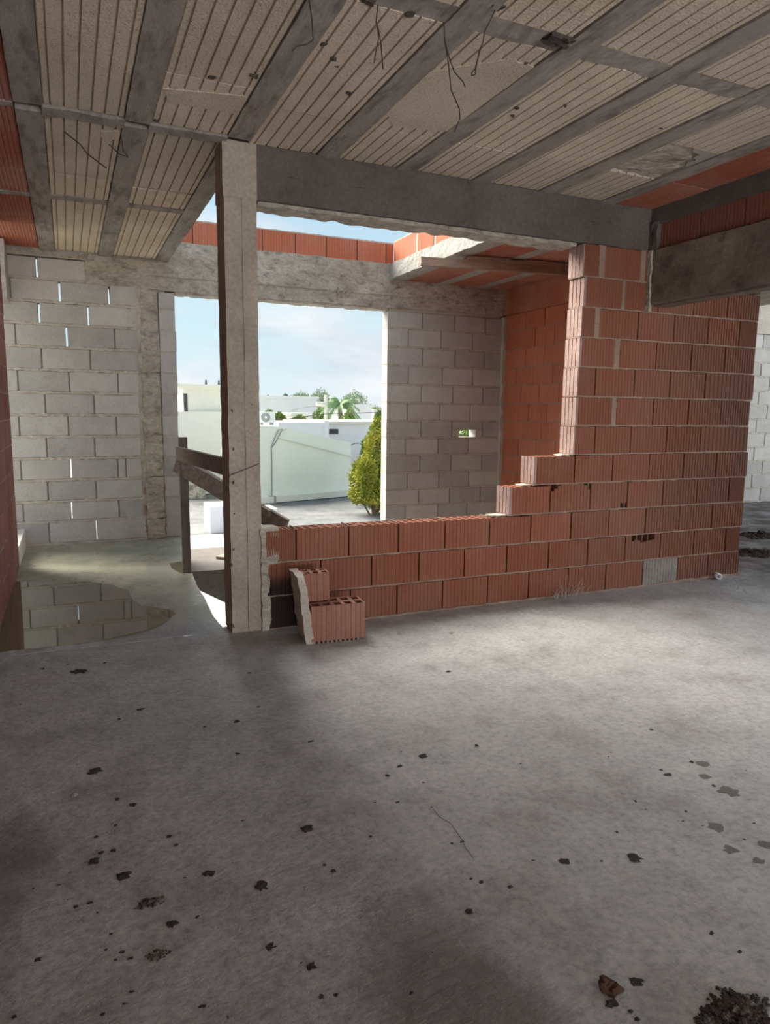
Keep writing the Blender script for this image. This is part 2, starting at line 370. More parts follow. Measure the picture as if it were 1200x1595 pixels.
# ------------------------------------------------------------------ brick meshes
def grooved_plan(L, T, n, g, gw, ends=3):
    P = []
    x = -L/2; st = L/n
    for i in range(n):
        a = -L/2 + st*i
        P += [(a + st*gw*0.3, -T/2), (a + st*(1-gw), -T/2), (a + st*(1-gw*0.75), -T/2+g), (a + st*(1-gw*0.05), -T/2+g)]
    P.insert(0, (-L/2, -T/2+g*0.3)); P.append((L/2, -T/2+g*0.3))
    se = T/(ends+1)
    for i in range(ends):
        y = -T/2 + se*(i+1); w = 0.004
        P += [(L/2, y-w), (L/2-0.007, y-w*0.6), (L/2-0.007, y+w*0.6), (L/2, y+w)]
    P += [(L/2, T/2), (-L/2, T/2)]
    for i in range(ends):
        y = T/2 - se*(i+1); w = 0.004
        P += [(-L/2, y+w), (-L/2+0.007, y+w*0.6), (-L/2+0.007, y-w*0.6), (-L/2, y-w)]
    return P
RL, RTH, RH = 0.33, 0.15, 0.185
def dusty_end(me):      # cut end of the brick, grey-pink with mortar dust
    me.materials.append(M['dust'])
    for p in me.polygons:
        if p.center.x < -RL/2+0.012 and abs(p.normal.z) < 0.5: p.material_index = 1
    return me
def red_mesh(mat, name, n=12, g=0.0022, gw=0.24, end=False):
    b = MB(); b.prism(grooved_plan(RL, RTH, n, g, gw), -RH/2, RH/2); me = b.mesh(name, mat); return dusty_end(me) if end else me
def hollow_mesh(mat, name, nx=6, ny=3, L=RL, T=RTH, Hh=RH, n=12, depth=0.09, end=False):
    b = MB(); plan = grooved_plan(L, T, n, 0.0022, 0.24); k = len(b.v); m_ = len(plan)
    b.v += [Vector((p[0], p[1], -Hh/2)) for p in plan] + [Vector((p[0], p[1], Hh/2-0.006)) for p in plan]
    b.f.append(tuple(k+m_-1-i for i in range(m_)))
    for i in range(m_):
        j = (i+1) % m_; b.f.append((k+i, k+j, k+m_+j, k+m_+i))
    e = 0.006; zt = Hh/2-0.006
    xs = [-L/2+e]; wx = (L-2*e)/nx; web = 0.010
    x0, y0 = -L/2+0.0005, -T/2+0.005; x1, y1 = L/2-0.0005, T/2
    gx = [x0]; gy = [y0]
    for i in range(nx):
        c0 = -L/2 + L/nx*i; gx += [c0+web, c0+L/nx-web]
    for i in range(ny):
        c0 = -T/2 + T/ny*i; gy += [c0+web, c0+T/ny-web]
    gx.append(x1); gy.append(y1)
    for i in range(len(gx)-1):
        for j in range(len(gy)-1):
            a0, a1, c0, c1 = gx[i], gx[i+1], gy[j], gy[j+1]
            if a1 <= a0 or c1 <= c0: continue
            if i % 2 == 1 and j % 2 == 1:
                q = len(b.v)
                for z in (zt, zt-depth): b.v += [Vector((a0,c0,z)), Vector((a1,c0,z)), Vector((a1,c1,z)), Vector((a0,c1,z))]
                b.f += [(q,q+4,q+5,q+1), (q+1,q+5,q+6,q+2), (q+2,q+6,q+7,q+3), (q+3,q+7,q+4,q), (q+4,q+7,q+6,q+5)]
            else:
                q = len(b.v); b.v += [Vector((a0,c0,zt)), Vector((a1,c0,zt)), Vector((a1,c1,zt)), Vector((a0,c1,zt))]; b.f.append((q,q+1,q+2,q+3))
    me = bpy.data.meshes.new(name); me.from_pydata([tuple(p) for p in b.v], [], b.f); me.update(); me.materials.append(M[mat]); return dusty_end(me) if end else me
def damaged_mesh(mat, name, lo, hi, n=12, seed=1):
    # face broken open: vertical ribs of uneven length in front of the brick's recessed inner web
    rnd = random.Random(seed); b = MB(); st = RL/n
    for i in range(n):
        a = -RL/2 + st*i; u = (i+0.5)/n
        zt = RH/2 - hi(u)*(0.8+0.4*rnd.random()); zb = -RH/2 + lo(u)*(0.8+0.4*rnd.random())
        b.box(a+st*0.05, a+st*0.95, -RTH/2, -RTH/2+0.014, zb, zt)
        b.box(a, a+st, -RTH/2+0.0045, -RTH/2+0.016, zb-0.002, zt+0.002)
        if i % 2 == 0: b.box(a, a+0.008, -RTH/2+0.016, -RTH/2+0.07, -RH/2, RH/2)
    b.box(-RL/2, RL/2, -RTH/2+0.07, RTH/2, -RH/2, RH/2)
    return b.mesh(name, mat)
def rounded_block(L, T, Hh, name, mat, e=0.006):
    b = MB(); P = [(-L/2+e,-T/2),(L/2-e,-T/2),(L/2,-T/2+e),(L/2,T/2-e),(L/2-e,T/2),(-L/2+e,T/2),(-L/2,T/2-e),(-L/2,-T/2+e)]
    k = len(b.v)
    for z, s_ in ((-Hh/2, e), (-Hh/2+e, 0), (Hh/2-e, 0), (Hh/2, e)):
        for x, y in P: b.v.append(Vector((x - math.copysign(s_, x), y - math.copysign(s_, y), z)))
    for r in range(3):
        for i in range(8):
            j = (i+1) % 8; b.f.append((k+r*8+i, k+r*8+j, k+r*8+8+j, k+r*8+8+i))
    b.f.append(tuple(k+7-i for i in range(8))); b.f.append(tuple(k+24+i for i in range(8)))
    return b.mesh(name, mat)
GL, GT, GH = 0.39, 0.15, 0.19
BR = {'red': red_mesh('red', 'brick'), 'red2': red_mesh('red2', 'brick'), 'redgrey': red_mesh('redgrey', 'brick'),
      'hollow': hollow_mesh('red', 'brick'), 'redl': red_mesh('redl', 'brick'), 'redrib': red_mesh('red', 'brick', 12, 0.0045, 0.36), 'red_end': red_mesh('red', 'brick', end=True), 'hollow_end': hollow_mesh('red', 'brick', end=True), 'hollow2': hollow_mesh('red2', 'brick'),
      'block': rounded_block(GL, GT, GH, 'block', 'block')}
bump_ = lambda c, w, h: (lambda u: h*max(0.0, 1-abs(u-c)/w))
BR['dmg_top'] = damaged_mesh('red', 'brick', lambda u: 0.0, lambda u: 0.05*(0.15 < u < 0.85)*(1-0.5*abs(u-0.5)), seed=3)
BR['dmg_corners'] = damaged_mesh('red', 'brick', lambda u: 0.0, lambda u: 0.06*max(0, 1-u/0.25)+0.05*max(0, (u-0.82)/0.18), seed=4)
BR['dmg_foot'] = damaged_mesh('red', 'brick', lambda u: 0.045*(abs(u-0.92) < 0.1)+0.0, lambda u: 0.0, seed=5)

def place(kind, wallobj, axis, face, T, u0, u1, z0, z1, jit=0.002, name=None):
    me = BR[kind]; blk = kind == 'block'
    L0, T0, H0 = (GL, GT, GH) if blk else (RL, RTH, RH)
    uc, zc = (u0+u1)/2, (z0+z1)/2; dv = random.uniform(-jit, jit)
    if axis == 'x': loc = (uc, face+T/2+dv, zc); rz = 0
    elif axis == '-x': loc = (face+T/2+dv, uc, zc); rz = -PI/2     # faces -X, runs along Y
    else: loc = (face-T/2+dv, uc, zc); rz = PI/2                   # faces +X
    return inst(name or ('block' if blk else 'brick'), me, wallobj, loc,
                (random.uniform(-.003, .003), random.uniform(-.004, .004), rz+random.uniform(-.004, .004)),
                ((u1-u0)/L0, T/T0, (z1-z0)/H0))
def wbox(b, axis, face, u0, u1, v0, v1, z0, z1):
    if axis == 'x': b.box(u0, u1, face+v0, face+v1, z0, z1)
    elif axis == '-x': b.box(face+v0, face+v1, u0, u1, z0, z1)
    else: b.box(face-v1, face-v0, u0, u1, z0, z1)
def bed(b, axis, face, T, u0, u1, z, j, rag=0.004, proud=0.0):
    # one ragged mortar bed, squeezed out unevenly along its front
    n = max(2, int((u1-u0)/0.035)); k = len(b.v)
    for i in range(n+1):
        u = u0 + (u1-u0)*i/n
        fr = 0.002 - proud + random.uniform(-rag, rag); ja = j*random.uniform(0.35, 0.8); jb = j*random.uniform(0.35, 0.8)
        for (v, zz) in ((fr, z-jb), (fr, z+ja), (T-0.002, z+j*0.5), (T-0.002, z-j*0.5)):
            b.v.append(Vector((u, face+v, zz)) if axis == 'x' else Vector((face+v, u, zz)) if axis == '-x' else Vector((face-v, u, zz)))
    for i in range(n):
        q = k+4*i
        for a in range(4): b.f.append((q+a, q+(a+1) % 4, q+4+(a+1) % 4, q+4+a))
    b.f.append((k, k+1, k+2, k+3)); q = k+4*n; b.f.append((q+3, q+2, q+1, q))

def masonry(name, axis, face, T, courses, kind, mortar, j, gap, label, rag=0.004, proud=0.0, recess=0.028):
    """courses: (z0, z1, [edges u...], opts) ; opts: open / wide joint indices, kinds {i: mesh}, skip {i}"""
    b = MB(); jobs = []
    for (z0, z1, E, op) in courses:
        bed(b, axis, face, T, E[0]+0.002, E[-1]-0.002, z0, j, rag, proud)
        if op.get('top'): bed(b, axis, face, T, E[0]+0.002, E[-1]-0.002, z1, j, rag, proud)
        for i in range(len(E)-1):
            g0 = op.get('wide', {}).get(i, gap) if i > 0 else 0.002
            g1 = op.get('wide', {}).get(i+1, gap) if i+1 < len(E)-1 else 0.002
            if i in op.get('skip', ()): continue
            jobs.append((op.get('kinds', {}).get(i, kind), E[i]+g0/2, E[i+1]-g1/2, z0+j/2, z1-j/2))
        for i in range(1, len(E)-1):
            if i in op.get('open', ()): continue
            w = op.get('wide', {}).get(i)
            v0 = 0.003 if w else recess
            wbox(b, axis, face, E[i]-(w or gap)*0.6, E[i]+(w or gap)*0.6, v0, T-recess, z0, z1)
    wo = b.build(name, mortar); tag(wo, label, 'wall', None, 'structure')
    for (k, u0, u1, z0, z1) in jobs: place(k, wo, axis, face, T, u0, u1, z0, z1)
    return wo

# ================================================================== THE SETTING
YF, YBK, ZC, XL, XR, XIN = 3.926, 7.253, 2.67, -0.42, 3.75, 4.74

# ---- floor slab with the stair void cut out of it
def build_floor():
    b = MB()
    def top(x0, x1, y0, y1, step):
        n1, n2 = max(1, int((x1-x0)/step)), max(1, int((y1-y0)/step))
        b.quadgrid((x0, y0, 0), (x1-x0, 0, 0), (0, y1-y0, 0), n1, n2,
                   lambda p: Vector((p.x, p.y, 0.0035*noise.noise(p*2.1) + 0.0018*noise.noise(p*9))))
    top(-0.6, 3.6, -0.2, 2.6, 0.035); top(-0.6, 3.6, 2.6, 4.0, 0.06); top(3.6, 10, -0.2, 4.0, 0.15); top(-0.6, 10, -4.2, -0.2, 0.6)
    top(4.86, 10, 4.0, 7.3, 0.3); top(-3.5, -0.6, -4.2, 7.25, 0.8)
    # strip beside the void, with its broken edge
    prof = [(4.0, .775), (4.35, .765), (4.8, .79), (5.2, .80), (5.58, .83), (5.60, .745), (5.80, .705), (6.03, .71), (6.07, .83), (6.5, .875), (7.0, .945), (7.28, .985)]
    def edge(y):
        for (a, xa), (c, xc) in zip(prof, prof[1:]):
            if a <= y <= c: return xa + (xc-xa)*(y-a)/(c-a)
        return prof[-1][1]
    ys = sorted(set([p[0] for p in prof] + [4.0+0.08*i for i in range(41)])); ys = [y for y in ys if y <= 7.28]
    k = len(b.v); nx = 12
    for y in ys:
        e = edge(y) + 0.006*noise.noise(Vector((y*9, 1, 0)))
        for i in range(nx+1):
            x = -0.6 + (e+0.6)*i/nx; b.v.append(Vector((x, y, 0.003*noise.noise(Vector((x*2, y*2, 0))))))
        b.v.append(Vector((e-0.01, y, -0.2)))
    w = nx+2
    for r in range(len(ys)-1):
        for i in range(nx+1): q = k+r*w+i; b.f.append((q, q+1, q+w+1, q+w))
    # edge of the main slab along the void and underside
    b.box(0.78, 4.86, 3.94, 4.10, -0.2, -0.003); b.box(-1.6, 10, -4.2, 4.0, -0.22, -0.2); b.box(4.80, 4.87, 4.0, 7.3, -0.2, -0.005)
    return tag(b.build('floor', 'floor'), 'bare trowelled concrete floor slab with mud specks and damp stains', 'floor', None, 'structure')
floor = build_floor()

# ---- back wall of grey blocks
def back_wall():
    zl = [0.005, 0.217, 0.408, 0.607, 0.810, 1.012, 1.211, 1.414, 1.618, 1.822, 2.026, 2.222, 2.42, 2.612]
    px = [[76.7, 151], [36.7, 112, 185.7], [75, 150], [33, 110.7, 184, 196], [73, 147.7], [30, 106.7, 181.7], [70.7, 146.7],
          [28, 108, 184], [65, 140.7], [24, 104, 179], [60.7, 137.7], [92.7, 170], [56.7, 133]]
    opn = [{2}, {2}, set(), {2}, set(), set(), set(), set(), set(), {2}, {1, 2}, {1, 2}, {1}]
    cs = []
    for c in range(13):
        z0, z1 = zl[c], zl[c+1]; zm = (z0+z1)/2
        E = [uX(p, zm, YBK) for p in px[c]]
        first = E[0]-0.40 if E[0] > -0.35 else E[0]-0.2
        E = [first-0.40, first] + E
        if c < 12: E.append(uX(224 - (c*1.1), zm, YBK) if c else 0.655)
        o = {i+1 for i in opn[c]}
        wd = {i: 0.016 for i in o if c >= 9}
        cs.append((z0, z1, E, {'open': o, 'wide': wd}))
    w = masonry('wall_back', 'x', YBK, 0.15, cs, 'block', 'greym', 0.02, 0.011, 'grey concrete block back wall with ring beam, window opening and see-through joints', 0.007, 0.004)
    # jamb blocks right of the tie column (whole, one per course)
    b = MB()
    for c in range(12):
        z0, z1 = zl[c], min(zl[c+1], 2.385)
        place('block', w, 'x', YBK, 0.15, 0.835, 0.988+random.uniform(-.006, .004), z0+0.005, z1-0.005)
        bed(b, 'x', YBK, 0.15, 0.835, 0.985, z0, 0.012)
    # right-hand panel
    zr = [0.02, .213, .396, .588, .787, .979, 1.173, 1.371, 1.573, 1.782, 1.983, 2.185, 2.37]
    pr = [[631.7, 682, 728], [653, 701, 749], [634.6, 684, 731], [655, 703, 751], [632, 683, 730], [656.5, 704.6, 752], [635, 685.4, 733],
          [657, 706, 753], [636.7, 689.6, 737], [658.8, 709.5, 756], [636.7, 687.7, 737], [659, 709.5, 757]]
    for c in range(12):
        z0, z1 = zr[c], zr[c+1]; zm = (z0+z1)/2
        E = [3.235] + [uX(p, zm, YBK) for p in pr[c]] + [4.78]
        bed(b, 'x', YBK, 0.15, E[0], E[-1], z0, 0.015, 0.006, 0.003)
        for i in range(len(E)-1):
            if c == 5 and i == 2:      # block with a hole knocked through its foot
                h0, h1 = uX(715, 1.0, YBK), uX(741, 1.0, YBK); zz = z0+0.095
                place('block', w, 'x', YBK, 0.15, E[i]+0.004, E[i+1]-0.004, zz, z1-0.008)
                place('block', w, 'x', YBK, 0.15, E[i]+0.004, h0, z0+0.008, zz)
                place('block', w, 'x', YBK, 0.15, h1, E[i+1]-0.004, z0+0.008, zz)
                continue
            place('block', w, 'x', YBK, 0.15, E[i]+(0.005 if i else 0), E[i+1]-0.005, z0+0.007, z1-0.007)
            if i and not (c == 5 and i == 3): b.box(E[i]-0.006, E[i]+0.006, YBK+0.02, YBK+0.13, z0, z1)
    b.rbox(0.60, 0.70, YBK+0.006, YBK+0.13, 0.0, 2.42, 0.03, 0.012, 12, 3); b.box(0.56, 0.90, YBK+0.03, YBK+0.13, 0.0, 2.42); b.box(3.26, 4.8, YBK+0.02, YBK+0.14, 2.34, 2.42); b.box(4.70, 4.92, YBK+0.02, YBK+0.14, 0.0, 2.42)
    mo = b.build('mortar_joints', 'greym', w)
    # cast tie column
    t = MB(); zs = [0.0, 0.20, 0.62, 1.03, 1.62, 2.0, 2.40]
    for k, (a, c) in enumerate(zip(zs, zs[1:])):
        t.rbox(0.668+random.uniform(-.012, .008), 0.826+random.uniform(-.008, .01), YBK-0.004+random.uniform(-.008, .006), YBK+0.15, a+0.004, c-0.003, 0.04, 0.012, 11, k)
    t.build('tie_column', 'ring', w)
    t = MB()
    for k in range(9):
        z = 0.02+random.random()*0.5; x = random.choice((0.655, 0.83)); t.rbox(x-0.015, x+0.015, YBK-0.002, YBK+0.05, z, z+0.07, 0.02, 0.01, 20, k)
    t.build('tie_column_rubble', 'mortar', w)
    # ring beam / lintel cast between boards: three board marks, ragged arris
    xs = uX(133, 2.5, YBK)
    t = MB(); t.rbox(-1.4, xs, YBK-0.002, YBK+0.16, 2.612, 2.855, 0.05, 0.006, 8, 1)
    t.rbox(xs, 5.0, YBK+0.002, YBK+0.16, 2.395, 2.53, 0.035, 0.006, 8, 2)
    t.rbox(xs, 5.0, YBK-0.010, YBK+0.16, 2.525, 2.655, 0.035, 0.011, 8, 3)
    t.rbox(xs, 5.0, YBK-0.002, YBK+0.16, 2.65, 2.855, 0.04, 0.010, 8, 4)
    t.build('ring_beam', 'ring', w, smooth=True)
    t = MB(); t.rbox(0.99, 3.25, YBK+0.01, YBK+0.15, 2.372, 2.40, 0.03, 0.009, 14, 6); t.build('spalled_soffit', 'ring', w)
    t = MB(); p = onY(YBK-0.02, 527, 462); q = onY(YBK-0.02, 545, 446); t.beam(p, q, 0.02, 0.014); t.beam(onY(YBK-0.02, 527, 466), onY(YBK-0.02, 527, 447), 0.012, 0.012, (0, 1, 0)); t.build('form_tie', 'ring', w)
    # wall continuing to the right behind the red partition
    b = MB(); b2 = MB()
    for c in range(12):
        z0 = 0.02+0.2*c; x = 4.9 + (0.2 if c % 2 else 0.0) - 0.4
        bed(b2, 'x', YBK, 0.15, 4.9, 10.0, z0, 0.016, 0.006, 0.003)
        while x < 9.9:
            a0, a1 = max(4.9, x), min(x+0.4, 10.0)
            if a1-a0 > 0.05 and a1 > 6.5: place('block', w, 'x', YBK, 0.15, a0+0.005, a1-0.005, z0+0.008, z0+0.192)
            elif a1-a0 > 0.05: b2.box(a0, a1, YBK+0.01, YBK+0.14, z0, z0+0.2)
            if a0 > 6.4: b2.box(a0-0.006, a0+0.006, YBK+0.02, YBK+0.13, z0, z0+0.2)
            x += 0.4
    b2.box(4.9, 10.0, YBK, YBK+0.15, 2.42, 2.85)
    b2.build('far_mortar_joints', 'greym', w)
    return w
wall_back = back_wall()

# ---- red hollow-brick partition with the stepped opening
def front_wall():
    d = 0.198
    px = {1: [470, 546, 618.7, 689.6, 760, 824, 885.7, 944, 1001.7, 1055.7, 1103], 2: [500, 579, 653, 723.7, 790, 855, 915.7, 974, 1029, 1081.7, 1131],
          3: [461.7, 543.7, 621, 693.7, 763, 827.5, 890, 949, 1006, 1059, 1110], 4: [857.5, 920, 978, 1033, 1086.7, 1136.7], 5: [896, 955, 1012, 1065.7, 1116.7],
          6: [927, 983, 1039, 1092], 7: [957, 1018, 1073, 1124], 8: [928, 989, 1044.7, 1099], 9: [962.6, 1023, 1078, 1130], 10: [931, 994.6, 1051, 1104, 1153],
          11: [972, 1027, 1082, 1135], 12: [939, 1003]}
    start = {4: 2.648, 5: 2.838, 6: 3.155, 7: 3.160, 8: 3.163, 9: 3.168, 10: 3.172, 11: 3.180, 12: 3.166}
    wide = {7: {1: .045}, 9: {1: .045}, 10: {1: .045}, 11: {1: .03}, 12: {1: .05, 2: .04}}
    kinds = {1: {9: 'redgrey'}, 2: {8: 'dmg_top'}, 3: {i: 'hollow' for i in range(0, 6)}, 4: {0: 'hollow_end', 1: 'dmg_corners', 2: 'dmg_foot'}, 5: {0: 'hollow_end'}}
    for c in range(6, 13): kinds[c] = {0: 'red_end'}
    cs = []
    for c in range(1, 13):
        z0, z1 = (c-1)*d, c*d
        if c == 12: z1 = 2.39
        E = [uX(p, (z0+z1)/2, YF) for p in px[c]]
        E = [start.get(c, 1.005)] + E + [4.852 + random.uniform(-.012, .01) if c < 12 else 3.76]
        kk = kinds.setdefault(c, {})
        for i in range(1, len(E)-1):
            if i not in kk and E[i] > 3.55 + 0.35*random.random(): kk[i] = 'redrib'
        cs.append((z0+0.003, z1, E, {'wide': wide.get(c, {}), 'kinds': kinds.get(c, {})}))
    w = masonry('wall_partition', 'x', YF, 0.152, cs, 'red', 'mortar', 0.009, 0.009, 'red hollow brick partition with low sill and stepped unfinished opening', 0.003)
    # brick behind the lintel's end
    place('red', w, 'x', YF+0.001, 0.15, 3.78, 4.85, 11*d+0.006, 2.42)
    # mortar smear filling the joint against the column
    b = MB(); b.rbox(0.972, 1.075, YF+0.004, YF+0.14, 0.39, 0.60, 0.03, 0.012, 14, 3); b.rbox(0.972, 1.02, YF-0.004, YF+0.14, 0.0, 0.40, 0.03, 0.012, 14, 5)
    b.build('joint_filling', 'ring', w, smooth=True)
    b = MB(); b.rbox(4.15, 4.86, YF-0.008, YF+0.05, 0.0, 0.02, 0.03, 0.01, 14, 5); b.rbox(1.3, 4.15, YF-0.010, YF+0.05, -0.002, 0.010, 0.03, 0.008, 14, 6)
    b.build('base_mortar', 'mortar', w)
    # mortar lips left on the step tops
    b = MB(); b.rbox(2.54, 2.645, YF+0.03, YF+0.12, 0.588, 0.596, 0.02, 0.005, 22, 2); b.rbox(2.77, 2.835, YF+0.03, YF+0.12, 0.784, 0.793, 0.02, 0.005, 22, 4); b.rbox(3.08, 3.15, YF+0.03, YF+0.12, 0.982, 0.991, 0.02, 0.005, 22, 7)
    b.build('mortar_lip', 'greym', w)
    return w
wall_part = front_wall()

# ---- inner red wall of the room behind, running towards the back wall
def inner_wall():
    cs = []; zs = [0.0, 0.195, 0.39, 0.585, 0.785, 0.98, 1.18, 1.382, 1.589, 1.79, 1.995, 2.205, 2.40]
    first = [6.90, 6.76, 6.93, 6.80, 6.88, 6.80, 6.706, 6.864, 6.98, 6.80, 6.633, 6.815]
    for c in range(12):
        E = [first[c]]
        while E[0] > 4.5: E.insert(0, E[0]-0.345)
        E = [4.10] + E + [YBK-0.005]
        cs.append((zs[c], zs[c+1], E, {}))
    w = masonry('wall_inner', '-x', XIN, 0.13, cs, 'red2', 'mortar', 0.010, 0.008, 'orange red hollow brick side wall of the room behind the partition', 0.003, 0.0, 0.02)
    b = MB(); b.rbox(XIN+0.001, XIN+0.13, 4.1, YBK, 2.40, 2.69, 0.08, 0.004, 8, 2); b.build('top_band', 'redceil', w)
    b = MB(); b.rbox(XIN-0.035, XIN+0.01, YBK-0.045, YBK+0.01, 0.0, 2.38, 0.05, 0.014, 9, 4); b.build('corner_mortar', 'greym', w, smooth=True)
    return w
inner_wall()

# ---- left wall of red brick, with the doorway beyond its end
def left_wall():
    cs = []
    for c in range(14):
        z0 = c*0.197; z1 = min(z0+0.197, 2.67)
        E = [6.30]; o = 0.17 if c % 2 else 0.34
        E.insert(0, 6.30-o)
        while E[0] > 3.0: E.insert(0, E[0]-0.34)
        if z1-z0 > 0.05: cs.append((z0, z1, E, {}))
    w = masonry('wall_left', 'x+', XL, 0.15, cs, 'redl', 'mortar', 0.010, 0.009, 'red hollow brick wall along the left side of the passage', 0.003)
    b = MB(); b.box(XL-0.14, XL-0.01, -4.2, 2.8, 0, 2.67); b.build('near_stretch', 'redl', w)
    b = MB(); b.rbox(XL-0.14, XL+0.002, 6.31, YBK, 0.0, 0.165, 0.06, 0.004, 8, 1); b.build('threshold_kerb', 'cream', w)
    b = MB(); b.rbox(-1.0, -0.425, 6.87, 7.23, 2.18, 2.66, 0.06, 0.005, 8, 1); b.build('doorway_lintel', 'pale', w)
    return w
left_wall()
def outer_shell():
    b = MB(); b.box(-0.6, -0.2, -4.35, -4.2, 0, 2.8); b.box(4.6, 6.6, -4.35, -4.2, 0, 2.8); b.box(-0.2, 4.6, -4.35, -4.2, 2.5, 2.8)
    tag(b.build('wall_rear', 'block'), 'grey wall with a wide opening on the rear side', 'wall', None, 'structure')
outer_shell()

# ---- right-hand side: band, one brick course, deep lintel over a wide opening
def right_wall():
    b = MB(); b.rbox(XR, XR+0.15, -3.0, YF+0.2, 2.562, 2.70, 0.08, 0.004, 8, 3)
    w = tag(b.build('wall_right', 'concrete'), 'right wall above the wide opening, concrete band, red bricks and deep lintel', 'wall', None, 'structure')
    b = MB(); b.box(XR, XR+0.15, -4.2, 0.9, 0, 2.56); b.build('light_block_pier', 'redgrey', w)  # unseen pier added to narrow the opening and shape the side light
    E = [3.88, 3.535, 3.204]
    while E[-1] > 0.6: E.append(E[-1]-0.34)
    for a, c in zip(E, E[1:]): place('red', w, '-x', XR+0.02, 0.13, c+0.004, a-0.004, 2.388, 2.565)
    b = MB(); b.box(XR+0.03, XR+0.14, -3.0, YF, 2.385, 2.565); b.build('brick_backing', 'mortar', w)
    b = MB(); b.rbox(XR-0.015, XR+0.05, 3.87, YF+0.05, 2.39, 2.58, 0.03, 0.012, 14, 5); b.build('corner_mortar', 'concrete', w)
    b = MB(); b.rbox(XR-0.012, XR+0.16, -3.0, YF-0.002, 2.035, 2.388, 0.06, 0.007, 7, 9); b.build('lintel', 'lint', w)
    b = MB(); b.rbox(XR+0.05, XR+0.165, -3.0, YF-0.002, 2.022, 2.05, 0.06, 0.005, 7, 4); b.build('lintel_arris', 'lint', w)
    b = MB(); b.rbox(XR-0.03, XR-0.005, YF-0.03, YF+0.01, 1.98, 2.39, 0.03, 0.01, 14, 3); b.build('joint_filling', 'ring', w)
    return w
right_wall()

# ---- column and beam
def frame():
    b = MB()
    xc0, xc1, y0 = 0.803, 0.978, 3.945
    b.rbox(xc0, xc0+0.093, y0, y0+0.2, 0, 2.40, 0.04, 0.0035, 9, 1)
    b.rbox(xc0+0.094, xc1, y0-0.004, y0+0.2, 0, 2.40, 0.04, 0.0035, 9, 2)
    b.rbox(xc0-0.004, xc1+0.004, y0-0.002, y0+0.2, 2.39, 2.675, 0.04, 0.005, 9, 3)
    c = tag(b.build('trim_column', 'column'), 'square cast concrete column at the edge of the stair void', 'column', None, 'structure')
    t = MB()
    p = onY(y0-0.006, 357, 741); q = onY(y0-0.006, 404, 722); t.tube([p, p.lerp(q, .5)+Vector((0, -.004, 0)), q], 0.0022, 5); t.build('binding_wire', 'wire', c)
    t = MB()
    for (x, y, s_) in ((362, 640, 6), (364, 700, 7), (363, 752, 8), (364, 856, 6), (361, 880, 7), (363, 975, 8), (392, 630, 4), (365, 800, 4)):
        p = onY(y0-0.001, x, y); r = s_*0.0011; rn = random.Random(y); ring_ = []
        for q in range(11):
            a = 2*PI*q/11; rr = r*rn.uniform(0.45, 1.25); ring_.append((p.x+math.cos(a)*rr, p.z+math.sin(a)*rr*1.3))
        k0 = len(t.v); t.v += [Vector((a, y0-0.0055, c_)) for a, c_ in ring_] + [Vector((a, y0+0.02, c_)) for a, c_ in ring_]
        t.f.append(tuple(k0+q for q in range(11))); t.f += [(k0+q, k0+(q+1) % 11, k0+11+(q+1) % 11, k0+11+q) for q in range(11)]
    t.build('honeycomb_pits', 'dirtb', c)
    b = MB(); x0 = xc1
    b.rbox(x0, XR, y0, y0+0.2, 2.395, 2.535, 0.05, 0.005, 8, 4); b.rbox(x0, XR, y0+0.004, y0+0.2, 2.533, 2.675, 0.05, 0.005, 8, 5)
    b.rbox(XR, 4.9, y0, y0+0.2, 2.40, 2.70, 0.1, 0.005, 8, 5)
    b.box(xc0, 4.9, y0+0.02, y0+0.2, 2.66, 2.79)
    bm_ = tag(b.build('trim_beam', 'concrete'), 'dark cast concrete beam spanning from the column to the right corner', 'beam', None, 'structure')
    t = MB(); t.rbox(x0+0.01, XR-0.6, y0+0.03, y0+0.19, 2.375, 2.40, 0.03, 0.011, 13, 6); t.build('ragged_soffit', 'ring', bm_)
frame()

